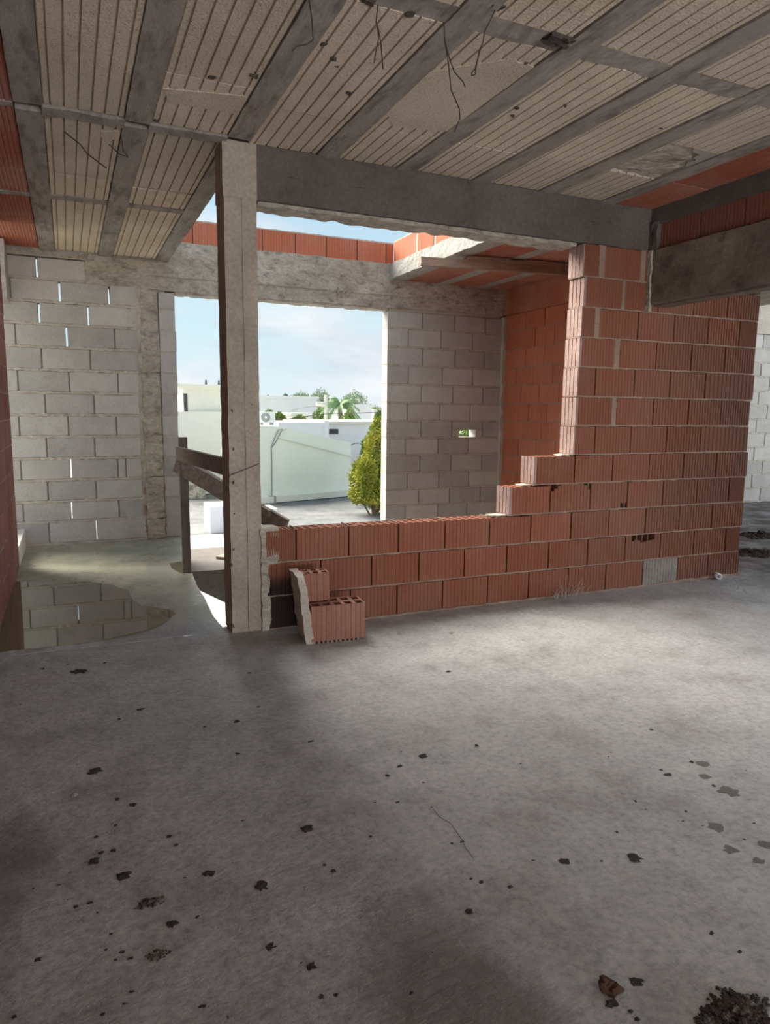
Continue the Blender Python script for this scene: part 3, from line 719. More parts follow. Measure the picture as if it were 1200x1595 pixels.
# ---- ceiling: joists, grooved blocks, ribs
def ceil_mesh(mat, name, W, ng, gd=0.011, gw=0.010, hgt=0.10):
    b = MB(); P = [(-W/2, hgt), (-W/2, 0.006), (-W/2+0.006, 0)]
    for i in range(ng):
        x = -W/2 + W*(i+0.5)/ng; P += [(x-gw/2, 0), (x-gw/2+0.002, gd), (x+gw/2-0.002, gd), (x+gw/2, 0)]
    P += [(W/2-0.006, 0), (W/2, 0.006), (W/2, hgt)]
    k = len(b.v); n = len(P)
    for y in (-0.5, 0.5): b.v += [Vector((p[0], y, p[1])) for p in P]
    for i in range(n): j = (i+1) % n; b.f.append((k+i, k+j, k+n+j, k+n+i))
    b.f.append(tuple(k+i for i in range(n))); b.f.append(tuple(k+2*n-1-i for i in range(n)))
    return b.mesh(name, mat)
def ceiling():
    b = MB()
    b.box(-0.6, 6.6, -4.35, 4.15, 2.78, 2.90); b.box(-0.6, 0.93, 4.15, 7.4, 2.78, 2.90); b.box(4.86, 8.5, 4.15, 7.4, 2.72, 2.90); b.box(3.9, 6.6, -4.35, 4.15, 2.70, 2.78)
    c = tag(b.build('ceiling', 'joist'), 'unfinished beam and block ceiling of the main room', 'ceiling', None, 'structure')
    JL = [-0.165, 0.317, 0.817, 1.318, 1.806, 2.31, 2.80, 3.30]; W = 0.121; YC = 3.945
    def joist(x, y0, y1):
        t = MB(); n = 30
        t.rbox(x, x+W, y0, y1, 2.6655, 2.79, 0.05, 0.0035, 7, x); return t.build('joist', 'joist', c)
    for i, x in enumerate(JL):
        joist(x, -4.2, 3.885 if i < 3 else YC+0.03)
        if i < 3: joist(x, 3.965 if i < 2 else 4.0, 7.26)
    bays = list(zip([j+W for j in JL], JL[1:]+[XR]))
    bw = 0.378
    foam = ceil_mesh('foam', 'ceiling_block', bw, 6); red = ceil_mesh('redceil', 'ceiling_block', bw, 12, 0.006, 0.012)
    redl = ceil_mesh('redceil', 'ceiling_block', 0.285, 12, 0.004, 0.010)
    zb = 2.6725
    def blk(me, x0, x1, y0, y1, w0=bw, dz=0.0):
        return inst('ceiling_block', me, c, ((x0+x1)/2, (y0+y1)/2, zb+dz+random.uniform(-.0015, .002)), (0, 0, random.uniform(-.003, .003)), ((x1-x0-0.004)/w0, y1-y0-0.006, 1))
    def strip(x0, x1, y0, y1, z=2.668, seed=1):
        t = MB(); t.rbox(x0, x1, y0, y1, z, 2.79, 0.03, 0.006, 11, seed); return t.build('transverse_rib', 'joist', c)
    for i, (x0, x1) in enumerate(bays):
        if i < 2:
            yb = 3.39 if i == 0 else 3.30
            blk(foam, x0, x1, yb, 3.875); blk(foam, x0, x1, yb-1.0, yb); blk(foam, x0, x1, yb-2.0, yb-1.0); blk(foam, x0, x1, -4.2, yb-2.0)
            strip(x0-0.005, x1+0.005, 3.885, 3.985, 2.662, i)
            blk(foam, x0, x1, 3.99, 4.935 if i == 0 else 4.985); blk(foam, x0, x1, 4.945 if i == 0 else 5.03, 5.395)
            strip(x0, x1, 5.40 if i == 0 else 5.40, 5.50 if i == 0 else 5.47, 2.667, i+3); blk(foam, x0, x1, 5.51, 7.2)
        else:
            me = red if i == 7 else foam
            if i == 6:
                blk(foam, x0, x1, 3.46, 3.945); blk(foam, x0, x1, 2.475, 2.99)
                h = MB(); h.rbox(x0, x1, 2.99, 3.455, 2.684, 2.78, 0.03, 0.012, 17, 2); h.build('broken_block', 'ring', c)
                h = MB(); h.prism([(x1-0.20, 2.985), (x1-0.01, 2.99), (x1-0.012, 3.22), (x1-0.05, 3.17), (x1-0.045, 3.11), (x1-0.09, 3.09), (x1-0.10, 3.04), (x1-0.16, 3.03)], 2.671, 2.70); h.build('torn_block_edge', 'pale', c)
            else:
                blk(me, x0, x1, 3.46, 3.945); blk(me, x0, x1, 2.475, 3.455)
            blk(me, x0, x1, 1.37, 2.365); blk(me, x0, x1, -4.2, 1.365)
            strip(x0, x1, 2.362, 2.478, 2.674, i+7)
    for (y0, y1) in ((1.0, 2.0), (2.005, 3.0), (3.005, 3.915), (3.955, 4.95), (4.955, 5.44), (5.51, 6.3), (6.305, 7.2)):
        blk(redl, -0.455, -0.167, y0, y1, 0.285)
    strip(-0.455, -0.167, 5.44, 5.51, 2.668, 9); strip(-0.455, -0.167, 3.91, 3.955, 2.668, 11)
    b2 = MB(); b2.box(-0.58, -0.46, -4.2, 7.25, 2.67, 2.78); b2.build('edge_soffit', 'joist', c)
    # slurry that filled the grooves
    def patch(pts, name='mortar_smear', mat='foam', z=2.669):
        cx = sum(p.x for p in pts)/len(pts); cyy = sum(p.y for p in pts)/len(pts); out = []
        for k in range(len(pts)):
            a, d_ = pts[k], pts[(k+1) % len(pts)]
            for q in range(5):
                p = a.lerp(d_, q/5); e = 1+0.05*noise.noise(Vector((p.x*30, p.y*30, 0))); out.append((cx+(p.x-cx)*e, cyy+(p.y-cyy)*e))
        t = MB(); t.prism(out, z, z+0.012); t.build(name, mat, c)
    patch([onZ(ZC, *q) for q in ((655, 115), (800, 92), (835, 108), (705, 205), (612, 196), (600, 165))])
    patch([onZ(ZC, *q) for q in ((255, 138), (385, 150), (372, 178), (262, 160))])
    patch([onZ(ZC, *q) for q in ((158, 205), (186, 204), (184, 219), (157, 215))])
    # dark cavity broken into the rib, dirt clots
    t = MB(); p = onZ(2.668, 872, 62); t.rbox(p.x-0.055, p.x+0.055, p.y-0.03, p.y+0.03, 2.660, 2.70, 0.012, 0.014, 30, 4); t.build('broken_pocket', 'dirt', c, smooth=True)
    t = MB()
    for (x, y, r) in ((395, 118, 14), (330, 120, 12), (505, 68, 8), (520, 90, 9), (545, 145, 10), (525, 104, 7), (805, 168, 8), (797, 180, 6), (862, 232, 8), (880, 165, 7), (820, 98, 7), (243, 187, 7), (575, 2, 18), (640, 22, 12), (775, 10, 16), (1030, 200, 5)):
        p = onZ(2.671, x, y); s_ = r*0.0013; t.rbox(p.x-s_, p.x+s_, p.y-s_*0.7, p.y+s_*0.7, 2.667, 2.68, 0.01, 0.010, 40, x)
    o = t.build('dirt_clots', 'dirt', c); tag(o, kind='stuff')
    return c
ceil = ceiling()

# ---- slab over the room behind the partition, its edge, the brick upstand
def rear_slab():
    b = MB(); b.rbox(3.25, 3.40, 4.16, YBK, 2.69, 2.85, 0.05, 0.009, 9, 2)
    c = tag(b.build('ceiling', 'pale'), 'slab edge and red block ceiling over the room behind the partition', 'ceiling', None, 'structure')
    t = MB(); t.box(3.38, 4.86, 4.15, YBK+0.1, 2.78, 2.85); t.build('slab_topping', 'joist', c)
    for x0, x1 in ((3.40, 3.43), (3.83, 3.95), (4.34, 4.45)):
        t = MB(); t.rbox(x0, x1, 4.15, YBK, 2.688, 2.79, 0.08, 0.004, 7, x0); t.build('joist', 'pale', c)
    me = ceil_mesh('redceil', 'ceiling_block', 0.39, 12, 0.004, 0.010, 0.09)
    for x0, x1 in ((3.43, 3.83), (3.95, 4.34), (4.45, 4.75)):
        y = 4.15
        while y < YBK-0.1:
            y1 = min(y+0.36, YBK); inst('ceiling_block', me, c, ((x0+x1)/2, (y+y1)/2, 2.693+random.uniform(-.001, .002)), (0, 0, 0), ((x1-x0-0.004)/0.39, y1-y-0.006, 1)); y = y1
    # brick upstand on the back wall and along the slab edge
    E = [uX(p, 2.95, YBK) for p in (300, 355, 409, 460.7, 509, 557, 602)]
    E = [E[0]-1.05, E[0]-0.70, E[0]-0.35] + E + [3.30]
    w = masonry('wall_upstand', 'x', YBK+0.004, 0.14, [(2.852, 3.068, E, {'top': True})], 'red2', 'greym', 0.012, 0.010, 'single orange brick course standing on the ring beam against the sky', 0.004)
    Y2 = [uY(614, 2.95, 3.27), uY(650, 2.95, 3.27), uY(678, 2.95, 3.27)]
    Y2 = sorted(Y2 + [Y2[-1]-0.45, Y2[-1]-0.85])
    w2 = masonry('wall_upstand', '-x', 3.268, 0.12, [(2.852, 3.068, Y2, {'top': True, 'wide': {1: .04, 2: .04, 3: .04}})], 'red2', 'greym', 0.012, 0.03, 'orange brick course with wide pale joints on the slab edge', 0.004)
    return c
rear_slab()

# ================================================================== THINGS
# ---- puddle in the passage
def puddle():
    px = [(14, 907), (40, 905), (90, 908), (140, 906), (175, 911), (200, 920), (208, 936), (222, 944), (245, 946), (266, 949), (273, 955), (262, 966), (245, 975), (225, 982), (195, 989), (160, 996), (120, 1002), (85, 1006), (55, 1009), (25, 1012), (0, 1016), (-30, 1010), (-18, 960)]
    pts = []
    for k in range(len(px)):
        a, c = px[k], px[(k+1) % len(px)]
        for q in range(4):
            f = q/4; p = onZ(0.0045, a[0]+(c[0]-a[0])*f, a[1]+(c[1]-a[1])*f)
            e = 0.012*noise.noise(p*9); pts.append((max(p.x+e, XL+0.003), p.y+e))
    b = MB(); b.prism(pts[::-1], 0.0, 0.0045)
    tag(b.build('puddle', 'water'), 'shallow rain puddle mirroring the block wall beside the left wall', 'puddle')
puddle()

# ---- timber guard at the void
def guard():
    p = onZ(0, 291, 891); top = onY(p.y, 290, 681)
    b = MB(); b.rbox(p.x-0.032, p.x+0.032, p.y-0.02, p.y+0.02, -0.18, top.z, 0.06, 0.002, 9, 2)
    e = empty('timber_guard', (p.x, p.y, 0))
    def part(mb, n, mt='wood'):
        o = mb.build(n, mt, e); o.location = (-p.x, -p.y, 0); return o
    part(b, 'post', 'woodv')
    y1 = p.y-0.06
    a = onY(y1, 277, 706); c = onY(4.16, 352, 727)
    b = MB(); b.beam(a, c, 0.03, 0.10); part(b, 'top_rail')
    a = onY(y1+0.09, 275, 722); c = Vector((1.75, 4.9, 0.50)); c = onY(4.95, 445, 822)
    b = MB(); b.beam(a, c, 0.035, 0.13); part(b, 'sloping_plank')
    a = onY(y1+0.13, 305, 728); c = onY(5.0, 420, 800)
    b = MB(); b.beam(a, c, 0.03, 0.05); part(b, 'sloping_batten')
    tag(e, 'weathered timber post with rail and sloping plank beside the concrete column', 'railing')
guard()

# ---- plank lying under the rear slab
def plank():
    a, c = onZ(2.615, 655, 407), onZ(2.615, 890, 423)
    e = empty('wooden_plank', a)
    b = MB(); b.beam(a, c, 0.05, 0.075)
    n = len(b.v); o = b.build('board', 'woodb', e); o.location = -a
    d = (c-a).normalized(); p = a + d*0.42 + Vector((0, -0.01, 0.046)); q = c + Vector((0, 0, 0.046))
    b = MB(); b.beam(p, q, 0.09, 0.022); o = b.build('splintered_lath', 'woodb', e); o.location = -a
    tag(e, 'long splintered plank poking out from under the rear slab', 'plank')
plank()

# ---- broken brick corner on the floor
def brick_fragment():
    o0 = onZ(0, 482, 1004); o1 = onZ(0, 566, 996); ang = math.atan2(o1.y-o0.y, o1.x-o0.x); L = (o1-o0).length
    e = empty('broken_brick_corner', o0, ang); T = 0.16
    hb = hollow_mesh('redf', 'brick', 5, 2, L, T, 0.205, 11, 0.08)
    tilt = 0.0
    inst('brick', hb, e, (L/2+0.012, T/2, 0.115), (0, tilt, 0))
    h2 = hollow_mesh('redf', 'half_brick', 3, 2, 0.145, 0.12, 0.165, 4, 0.07)
    inst('half_brick', h2, e, (0.065, T/2+0.07, 0.30), (0.0, -0.03, 0.0))
    b = MB(); b.rbox(-0.035, 0.010, 0.0, T+0.06, 0.0, 0.385, 0.025, 0.008, 16, 3)
    for i, v in enumerate(b.v): b.v[i] = Vector((v.x - 0.05*(v.z/0.385)*1.0 + 0.02, v.y, v.z))
    b.build('mortar_slab', 'greym', e, smooth=True)
    b = MB()
    for k in range(11):
        x = 0.03 + (L-0.06)*k/10; b.rbox(x-0.006, x+0.006, 0.0, T, 0.0, 0.016, 0.01, 0.002, 30, k)
    b.build('broken_webs', 'mortar', e)
    tag(e, 'broken two brick corner with mortar on its side leaning near the column', 'brick')
brick_fragment()

# ---- hanging tie wires
def wires():
    def w(pts, label, r=0.0022, z0=2.667):
        p0 = onZ(z0, *pts[0]); P = [p0]
        Yp = p0.y; d0 = (p0-CAM).dot(FW)
        for (x, y) in pts[1:]:
            r_ = ray(x, y); P.append(CAM + r_*(d0/r_.dot(FW)))
        Q = []
        for i in range(len(P)-1):
            for k in range(4):
                t = k/4; Q.append(P[i].lerp(P[i+1], t))
        Q.append(P[-1])
        b = MB(); b.tube(Q, r, 5); tag(b.build('tie_wire', 'wire'), label, 'wire', 'rusty wires hanging from the ceiling')
    w([(589, 8), (586, 35), (590, 45), (594, 70), (597, 108)], 'rusty wire forking down below the dark clot at the top edge')
    w([(588, 40), (590, 60), (585, 85), (583, 98)], 'short branch wire beside the forking rusty wire')
    w([(692, 35), (693, 62), (699, 100), (703, 140), (716, 170), (717, 185), (708, 205)], 'longest rusty wire trailing down past the smooth ceiling patch')
    w([(693, 62), (700, 90), (708, 112), (722, 128), (725, 136)], 'hooked wire curling to the right of the longest wire')
    w([(772, 15), (755, 50), (753, 65), (747, 80), (742, 105), (736, 112), (735, 118), (741, 116), (741, 104), (750, 72)], 'rusty wire ending in a narrow loop near the rib')
    w([(482, 0), (486, 30), (488, 62), (478, 69), (462, 72), (455, 80)], 'bent wire curling under the joist left of the forking wire')
    w([(188, 208), (192, 235), (200, 245), (186, 240), (170, 225)], 'curved wire on the ceiling near the left column line')
    w([(100, 205), (125, 225), (137, 240), (150, 250), (166, 262)], 'thin twig-like wire lying across the grooved block on the left', 0.003)
wires()

# ---- debris on the floor
def clod_mesh(seed, mat, flat=0.5):
    rnd = random.Random(seed); b = MB(); nu, nv = 14, 5; base = 0
    b.v.append(Vector((0, 0, flat)))
    for j in range(1, nv+1):
        th = (PI/2)*j/nv
        for i in range(nu):
            a = 2*PI*i/nu; p = Vector((math.cos(a)*math.sin(th), math.sin(a)*math.sin(th), flat*math.cos(th)))
            k = 1 + 0.62*noise.noise(p*1.9+Vector((seed*3.3, 0, 0))) + 0.5*noise.noise(p*4.6+Vector((seed, 9, 0)))
            q = p*k; q.z = max(q.z, 0) if j < nv else 0; b.v.append(q)
    for i in range(nu): b.f.append((0, 1+i, 1+(i+1) % nu))
    for j in range(nv-1):
        for i in range(nu):
            q = 1+j*nu; b.f.append((q+i, q+nu+i, q+nu+(i+1) % nu, q+(i+1) % nu))
    b.f.append(tuple(1+(nv-1)*nu+nu-1-i for i in range(nu)))
    return b.mesh('clod', mat)
CL = [clod_mesh(s, 'dirt', 0.32) for s in range(5)]; CF = [clod_mesh(s+20, 'damp', 0.08) for s in range(3)]
CP = [clod_mesh(s+40, 'pebble', 0.6) for s in range(2)]
def clod(px, py, r, mesh, label, group=None, name='mud_clod', cat='dirt', sx=1.0):
    p = onZ(0.0, px, py); k = (p-CAM).dot(FW)/FPX*r
    o = bpy.data.objects.new(name, mesh); COL.objects.link(o); o.location = (p.x, p.y, -0.0005)
    o.scale = (k*sx, k*1.15, k); o.rotation_euler = (0, 0, random.uniform(-.5, .5)); tag(o, label, cat, group); return o
def debris():
    A = lambda x, y: (x/2, 1000+y/2)
    B = lambda x, y: (600+x/2, 1000+y/2)
    big = [(A(300, 403), 8, 1.5, 'elongated dark mud clod lying farthest back on the left floor'), (A(415, 508), 6, 1, 'round dark mud clod behind the scattered left group'),
           (A(293, 683), 8, 1, 'dark mud clod topmost in the left foreground group'), (A(385, 728), 8, 1.3, 'slanted dark mud clod in the middle of the left group'),
           (A(650, 722), 8, 1.1, 'squarish dark mud clod left of the centre clod'), (A(817, 760), 9, 1.1, 'squarish dark mud clod nearest the floor centre'),
           (A(535, 880), 8, 1.2, 'dark mud clod between the two large left heaps'), (A(845, 950), 8, 1.2, 'ragged mud clod below the centre clod near the brown smear'),
           (A(957, 581), 7, 1.3, 'flat dark clod alone in the centre of the floor'), (B(558, 683), 7, 1.1, 'left one of the two black clods on the right floor'),
           (B(780, 673), 9, 1.2, 'right and larger one of the two black clods on the right floor'), (B(262, 840), 6, 1, 'black clod at the edge of the brown smear'),
           (A(970, 1012), 8, 1, 'ragged mud clod on the left edge of the brown smear'), (B(783, 1058), 7, 1.5, 'black clod right of the brown clay lump'), (B(705, 1127), 8, 1.3, 'black clod just in front of the brown clay lump'),
           (A(250, 93), 7, 1.8, 'long thin dark fleck on the floor just before the puddle')]
    for k, (q, r, sx, lab) in enumerate(big): clod(q[0], q[1], r, CL[k % 5], lab, None, 'mud_clod', 'dirt', sx)
    small = [A(*q)+(s,) for q, s in (((367, 490), 5), ((315, 656), 5), ((353, 649), 4.5), ((727, 688), 3.5), ((575, 735), 3.5), ((1040, 713), 4), ((105, 769), 3), ((118, 990), 6), ((345, 910), 4), ((380, 965), 4), ((618, 857), 4), ((360, 571), 4), ((300, 606), 3.5), ((527, 605), 3.5), ((968, 310), 4), ((740, 248), 5), ((437, 210), 5), ((372, 240), 3), ((210, 70), 3), ((758, 556), 3), ((1003, 1105), 5), ((1047, 1100), 5), ((712, 1170), 4.5), ((410, 1090), 4), ((630, 1135), 4.5), ((45, 1167), 3.5), ((320, 1160), 5), ((1155, 605), 3), ((777, 97), 3), ((805, 202), 3), ((328, 65), 3), ((235, 825), 5), ((280, 812), 4), ((183, 757), 3), ((213, 802), 2.5), ((304, 843), 2.5), ((390, 820), 3), ((360, 990), 3), ((330, 958), 2.5), ((405, 985), 4), ((550, 633), 4), ((705, 700), 2), ((1012, 694), 3), ((938, 1000), 3), ((78, 148), 2), ((64, 195), 2), ((135, 85), 5), ((245, 383), 4), ((395, 408), 3), ((1168, 500), 2), ((640, 265), 3), ((740, 348), 4), ((186, 295), 2), ((388, 1128), 4), ((103, 1008), 3), ((680, 352), 2), ((515, 350), 3))]
    small += [B(*q)+(s,) for q, s in (((285, 322), 4), ((118, 355), 6), ((45, 387), 4), ((8, 416), 4), ((120, 438), 3.5), ((146, 514), 3), ((208, 627), 3), ((240, 622), 3), ((392, 763), 4), ((300, 748), 4), ((268, 737), 3), ((860, 398), 3), ((880, 413), 5), ((783, 497), 4), ((723, 592), 5), ((815, 521), 3), ((1018, 908), 5), ((785, 1175), 5), ((85, 1095), 4.5), ((930, 558), 3), ((1120, 615), 3), ((955, 373), 3), ((905, 568), 2.5), ((940, 528), 3), ((462, 680), 2.5), ((675, 682), 2.5), ((343, 515), 2), ((38, 499), 3), ((698, 357), 2), ((1150, 378), 3), ((1125, 400), 2), ((1150, 565), 3), ((1105, 965), 4), ((150, 966), 2), ((765, 1150), 4), ((198, 92), 4), ((838, 908), 2), ((50, 342), 2), ((1025, 447), 3), ((830, 273), 4), ((423, 378), 2))]
    for k, (x, y, s_) in enumerate(small):
        zone = ('between the puddle and the mud clods' if y < 1190 else 'around the two crumbly heaps on the left') if x < 270 else ('on the middle of the floor before the brick fragment' if y < 1330 else 'beside the brown smear in the foreground') if x < 720 else ('on the floor towards the right end of the partition' if y < 1230 else 'around the two black clods on the right' if y < 1440 else 'near the clay lump in the right foreground')
        clod(x, y, s_*0.8, CL[k % 5], 'tiny dark mud crumb ' + zone, 'mud crumbs ' + zone, 'mud_crumb', 'dirt', random.uniform(0.9, 1.6))
    flat = [(B(990, 378), 7, 'flat mud flake highest of the right-hand trail'), (B(998, 418), 6, 'small flat mud flake second in the right-hand trail'), (B(1075, 465), 12, 'long broken mud flake in the right-hand trail'),
            (B(1015, 575), 13, 'wide thin damp flake in the right-hand trail'), (B(1073, 645), 10, 'small damp flake below the wide thin one'), (B(1165, 683), 9, 'damp flake near the right frame edge'), (B(1185, 630), 8, 'dark flake cut close to the right frame edge')]
    for k, (q, r, lab) in enumerate(flat): clod(q[0], q[1], r, CF[k % 3], lab, None, 'mud_flake', 'dirt', 1.4).rotation_euler = (0, 0, -0.5)
    for k, (q, r, lab) in enumerate([((625, 987), 6, 'pale mortar crumb in front of the low brick wall'), ((704, 986), 4, 'small pale crumb right of the larger mortar crumb'), ((117.5, 1238), 4, 'tiny white pebble on the left floor'), ((731, 974), 4, 'tan crumb closest to the foot of the low brick wall')]):
        clod(q[0], q[1], r, CP[k % 2], lab, None, 'mortar_crumb', 'pebble')
    # crumbly heaps: many little lumps that move as one pile of dirt
    def heap(px, py, wpx, n, label, dn=0.55, sc=0.16):
        p = onZ(0, px, py); k = (p-CAM).dot(FW)/FPX*wpx; rnd = random.Random(int(px))
        b = MB(); src = [CL[q] for q in range(5)]
        for i in range(n*3):
            a = rnd.random()*2*PI; rr = math.sqrt(rnd.random()); r = rr*0.5*k*(1+0.45*noise.noise(Vector((math.cos(a)*1.5+px, math.sin(a)*1.5, 0))))
            s_ = k*sc*(0.18+0.5*rnd.random()**2)*(1.15-0.6*rr); th = rnd.random()*6.28; z0 = max(0.0, (1-rr))*k*0.10*rnd.random()
            x, y = p.x+math.cos(a)*r, p.y+math.sin(a)*r*dn; me = src[i % 5]; q0 = len(b.v); ct, st_ = math.cos(th), math.sin(th)
            for v in me.vertices: b.v.append(Vector((x+(v.co.x*ct-v.co.y*st_)*s_, y+(v.co.x*st_+v.co.y*ct)*s_, z0-0.001+v.co.z*s_*2.2)))
            for f_ in me.polygons: b.f.append(tuple(q0+w_ for w_ in f_.vertices))
        tag(b.build('dirt_heap', 'dirt'), label, 'dirt')
    heap(235, 1406, 46, 26, 'crumbly dark dirt heap on the left, the upper of two'); heap(247, 1487, 42, 26, 'crumbly dark dirt heap on the left, the lower of two')
    heap(1150, 1585, 130, 130, 'large black dirt heap at the lower right corner', 0.7, 0.09)
    heap(1178, 862, 75, 90, 'muddy rubble heap by the right end of the partition', 0.8, 0.10); heap(1185, 835, 70, 90, 'muddy rubble heap before the far grey wall', 0.8, 0.10)
    o = clod(949, 1540, 17, clod_mesh(77, 'dirtb', 0.62), 'brown clay lump in the right foreground', None, 'clay_lump', 'dirt')
    # hairline crack
    pts = [onZ(0.0015, *B(x, y)) for x, y in ((150, 520), (170, 545), (205, 565), (222, 590), (240, 615), (250, 640), (275, 672))]
    b = MB(); b.tube(pts, 0.0008, 4); b.build('hairline_crack', 'dirt', floor)
    # white pipe stub at the foot of the wall
    p = onZ(0.0, 1121, 903); c = p + Vector((0, 0, 0.024)); b = MB(); d = Vector((-0.35, -1, 0)).normalized(); a = Vector((0, 0, 1)); r_ = d.cross(a)
    k0 = len(b.v); n = 14
    for (off, rad) in ((0, 0.024), (0, 0.017), (0.07, 0.017), (0.07, 0.024)):
        for i in range(n): t = 2*PI*i/n; b.v.append(c - d*off + (a*math.cos(t)+r_*math.sin(t))*rad)
    for s_ in range(4):
        for i in range(n): j = (i+1) % n; q0, q1 = s_*n, ((s_+1) % 4)*n; b.f.append((k0+q0+i, k0+q0+j, k0+q1+j, k0+q1+i))
    tag(b.build('pipe_stub', 'white', smooth=True), 'white plastic pipe stub at the foot of the partition', 'pipe')
    # dry weed tuft
    p = onZ(0, 884, 928); b = MB(); rnd = random.Random(5)
    for i in range(34):
        a = rnd.random()*PI + PI; L = rnd.uniform(0.05, 0.14); r = rnd.random()*0.09
        q = p + Vector((rnd.uniform(-.14, .14), -rnd.random()*0.05-0.005, 0)); tp = q + Vector((rnd.uniform(-.06, .06), -rnd.random()*0.03, L*rnd.uniform(.25, 1.0)))
        b.tube([q, q.lerp(tp, .5)+Vector((0, 0, .015)), tp], 0.0018, 3, 0.0008)
    tag(b.build('dry_weed', 'pebble'), 'small dry weed tuft growing at the foot of the red partition', 'weed')
debris()

# ================================================================== OUTSIDE
ZR = -1.4
def outside():
    b = MB(); b.box(-60, 120, 7.5, 260, -3.3, -3.0); b.box(-60, 120, -40, 7.5, -3.3, -3.05)
    tag(b.build('ground', 'ground'), 'street level ground around the houses', 'ground', None, 'structure')
    # concrete ledge at the stair window, seen past the slab edge
    b = MB(); k = [(1.0, 6.70), (3.3, 6.62), (3.3, 7.85), (1.0, 7.85)]
    b.v += [Vector((1.0, 6.74, -.25)), Vector((3.3, 6.60, -.25)), Vector((3.3, 7.86, -.25)), Vector((1.0, 7.88, -.25)),
            Vector((1.0, 6.74, -.40)), Vector((3.3, 6.60, -1.75)), Vector((3.3, 7.86, -1.75)), Vector((1.0, 7.88, -.40))]
    b.f += [(0,1,2,3), (7,6,5,4), (0,4,5,1), (1,5,6,2), (2,6,7,3), (3,7,4,0)]
    e = b.build('stair_landing', 'concrete'); tag(e, 'grey concrete stair landing below the void edge', 'landing', None, 'structure')
    b = MB(); b.beam(Vector((1.42, 7.35, -.235)), Vector((1.75, 7.05, -.235)), 0.3, 0.025); tag(b.build('wooden_board', 'woodb'), 'short brown board lying on the stair landing', 'board')
    # lower storey under the back wall
    b = MB(); b.box(-1.6, 0.97, YBK, YBK+0.15, -3, 0.0); b.box(3.24, 10, YBK, YBK+0.15, -3, 0.0)
    tag(b.build('wall_lower', 'block'), 'lower storey wall beneath the back wall', 'wall', None, 'structure')
    # roofs
    b = MB(); b.box(-2, 5.2, 8.0, 15.4, ZR-0.3, ZR); tag(b.build('white_roof', 'roofw'), 'flat white roof just below the window opening', 'roof')
    b = MB(); b.box(-2, 12.5, 15.5, 30, ZR-0.35, ZR-0.02); tag(b.build('grey_roof', 'roofg'), 'stained grey flat roof in front of the pale green house wall', 'roof')
    def at(Y, x, y): return onY(Y, x, y)
    # low white parapet block and chimney box on the roof
    a, c = at(15.6, 327, 789), at(15.6, 352, 822); b = MB(); b.box(a.x, c.x+0.3, 15.6, 16.4, ZR-0.02, a.z)
    tag(b.build('roof_box', 'white'), 'small white masonry box on the grey roof behind the column', 'box')
    a, c = at(16.2, 405, 793), at(16.2, 432, 815)
    b = MB(); b.box(a.x-0.2, c.x, 16.2, 16.9, ZR-0.02, a.z); tag(b.build('roof_hatch', 'white'), 'low white roof hatch right of the column', 'hatch')
    # stained old wall left of the column
    a, c = at(22, 276, 740), at(22, 322, 770); b = MB(); b.rbox(a.x, c.x, 22, 22.3, ZR-0.02, at(22, 300, 738).z, 0.3, 0.05, 1, 2)
    tag(b.build('stained_wall', 'stone'), 'old mould-stained wall section left of the column beneath the cream house', 'wall')
    # cream house with cornice, upper box
    e = empty('cream_house', (4.0, 24, ZR))
    def hp(b, n, mt, par=e):
        o = b.build(n, mt, par if par is e else None)
        if par is e: o.location = (-4.0, -24, -ZR)
        else: o.parent = par
        return o
    Yh = 23.0; xl, xr = at(Yh, 277, 700).x, at(Yh, 378, 700).x
    b = MB(); b.box(xl-1.2, xr, Yh, Yh+6, ZR, at(Yh, 300, 641).z); hp(b, 'lower_wall', 'cream')
    bx0, bx1 = at(Yh+.3, 297, 620).x, at(Yh+.3, 374, 620).x; zt = at(Yh+.3, 320, 607).z; zb_ = at(Yh+.3, 300, 648).z
    b = MB(); b.box(bx0-0.25, bx1, Yh+.3, Yh+4, zb_-0.3, zt); up = hp(b, 'upper_wall', 'cream')
    b = MB(); b.box(bx0-0.37, bx1+0.1, Yh+.18, Yh+4.1, zt, zt+0.07); b.box(bx0-0.45, bx1+0.18, Yh+.1, Yh+4.2, zt+0.07, zt+0.16); hp(b, 'cornice', 'cream', up)
    wpos = at(Yh+.28, 288.5, 627); b = MB(); b.box(bx0-0.21, bx0-0.10, Yh+.27, Yh+.32, wpos.z-0.28, wpos.z+0.28); hp(b, 'window', 'black', up)
    for x in (321, 341):
        b = MB(); p = at(Yh+1, x, 599); b.tube([(p.x, Yh+1, zt+0.1), (p.x, Yh+1, zt+0.34)], 0.05, 6, 0.02); hp(b, 'roof_vent', 'black', up)
    tag(e, 'cream rendered house with cornice and narrow window, half hidden by the column', 'building')
    # pale green house, sloping top
    e2 = empty('green_house', (6, 21, ZR))
    p0 = onZ(ZR, 388, 784.6); p1 = onZ(ZR, 547, 771); d = (p1-p0); nrm = Vector((-d.y, d.x, 0)).normalized()
    z_of = lambda p, py, px: (CAM + ray(px, py)*((p.y-0)/ray(px, py).y)).z
    pm = p0.lerp(p1, (430-388)/(547-388)); zA = z_of(pm, 664, 430); zB = z_of(p1, 690, 546)
    b = MB(); T = nrm*1.6
    vs = [p0, pm, p1]; zs = [zA+0.03, zA, zB]
    for q in (Vector((0, 0, 0)), T):
        for v, z in zip(vs, zs): b.v += [Vector((v.x+q.x, v.y+q.y, ZR)), Vector((v.x+q.x, v.y+q.y, z))]
    b.f += [(0,2,3,1), (2,4,5,3), (6,7,9,8), (8,9,11,10), (1,3,9,7), (3,5,11,9), (4,10,11,5), (0,1,7,6)]
    o = b.build('wall', 'green', e2); o.location = (-6, -21, -ZR)
    b = MB(); off = -nrm*0.04
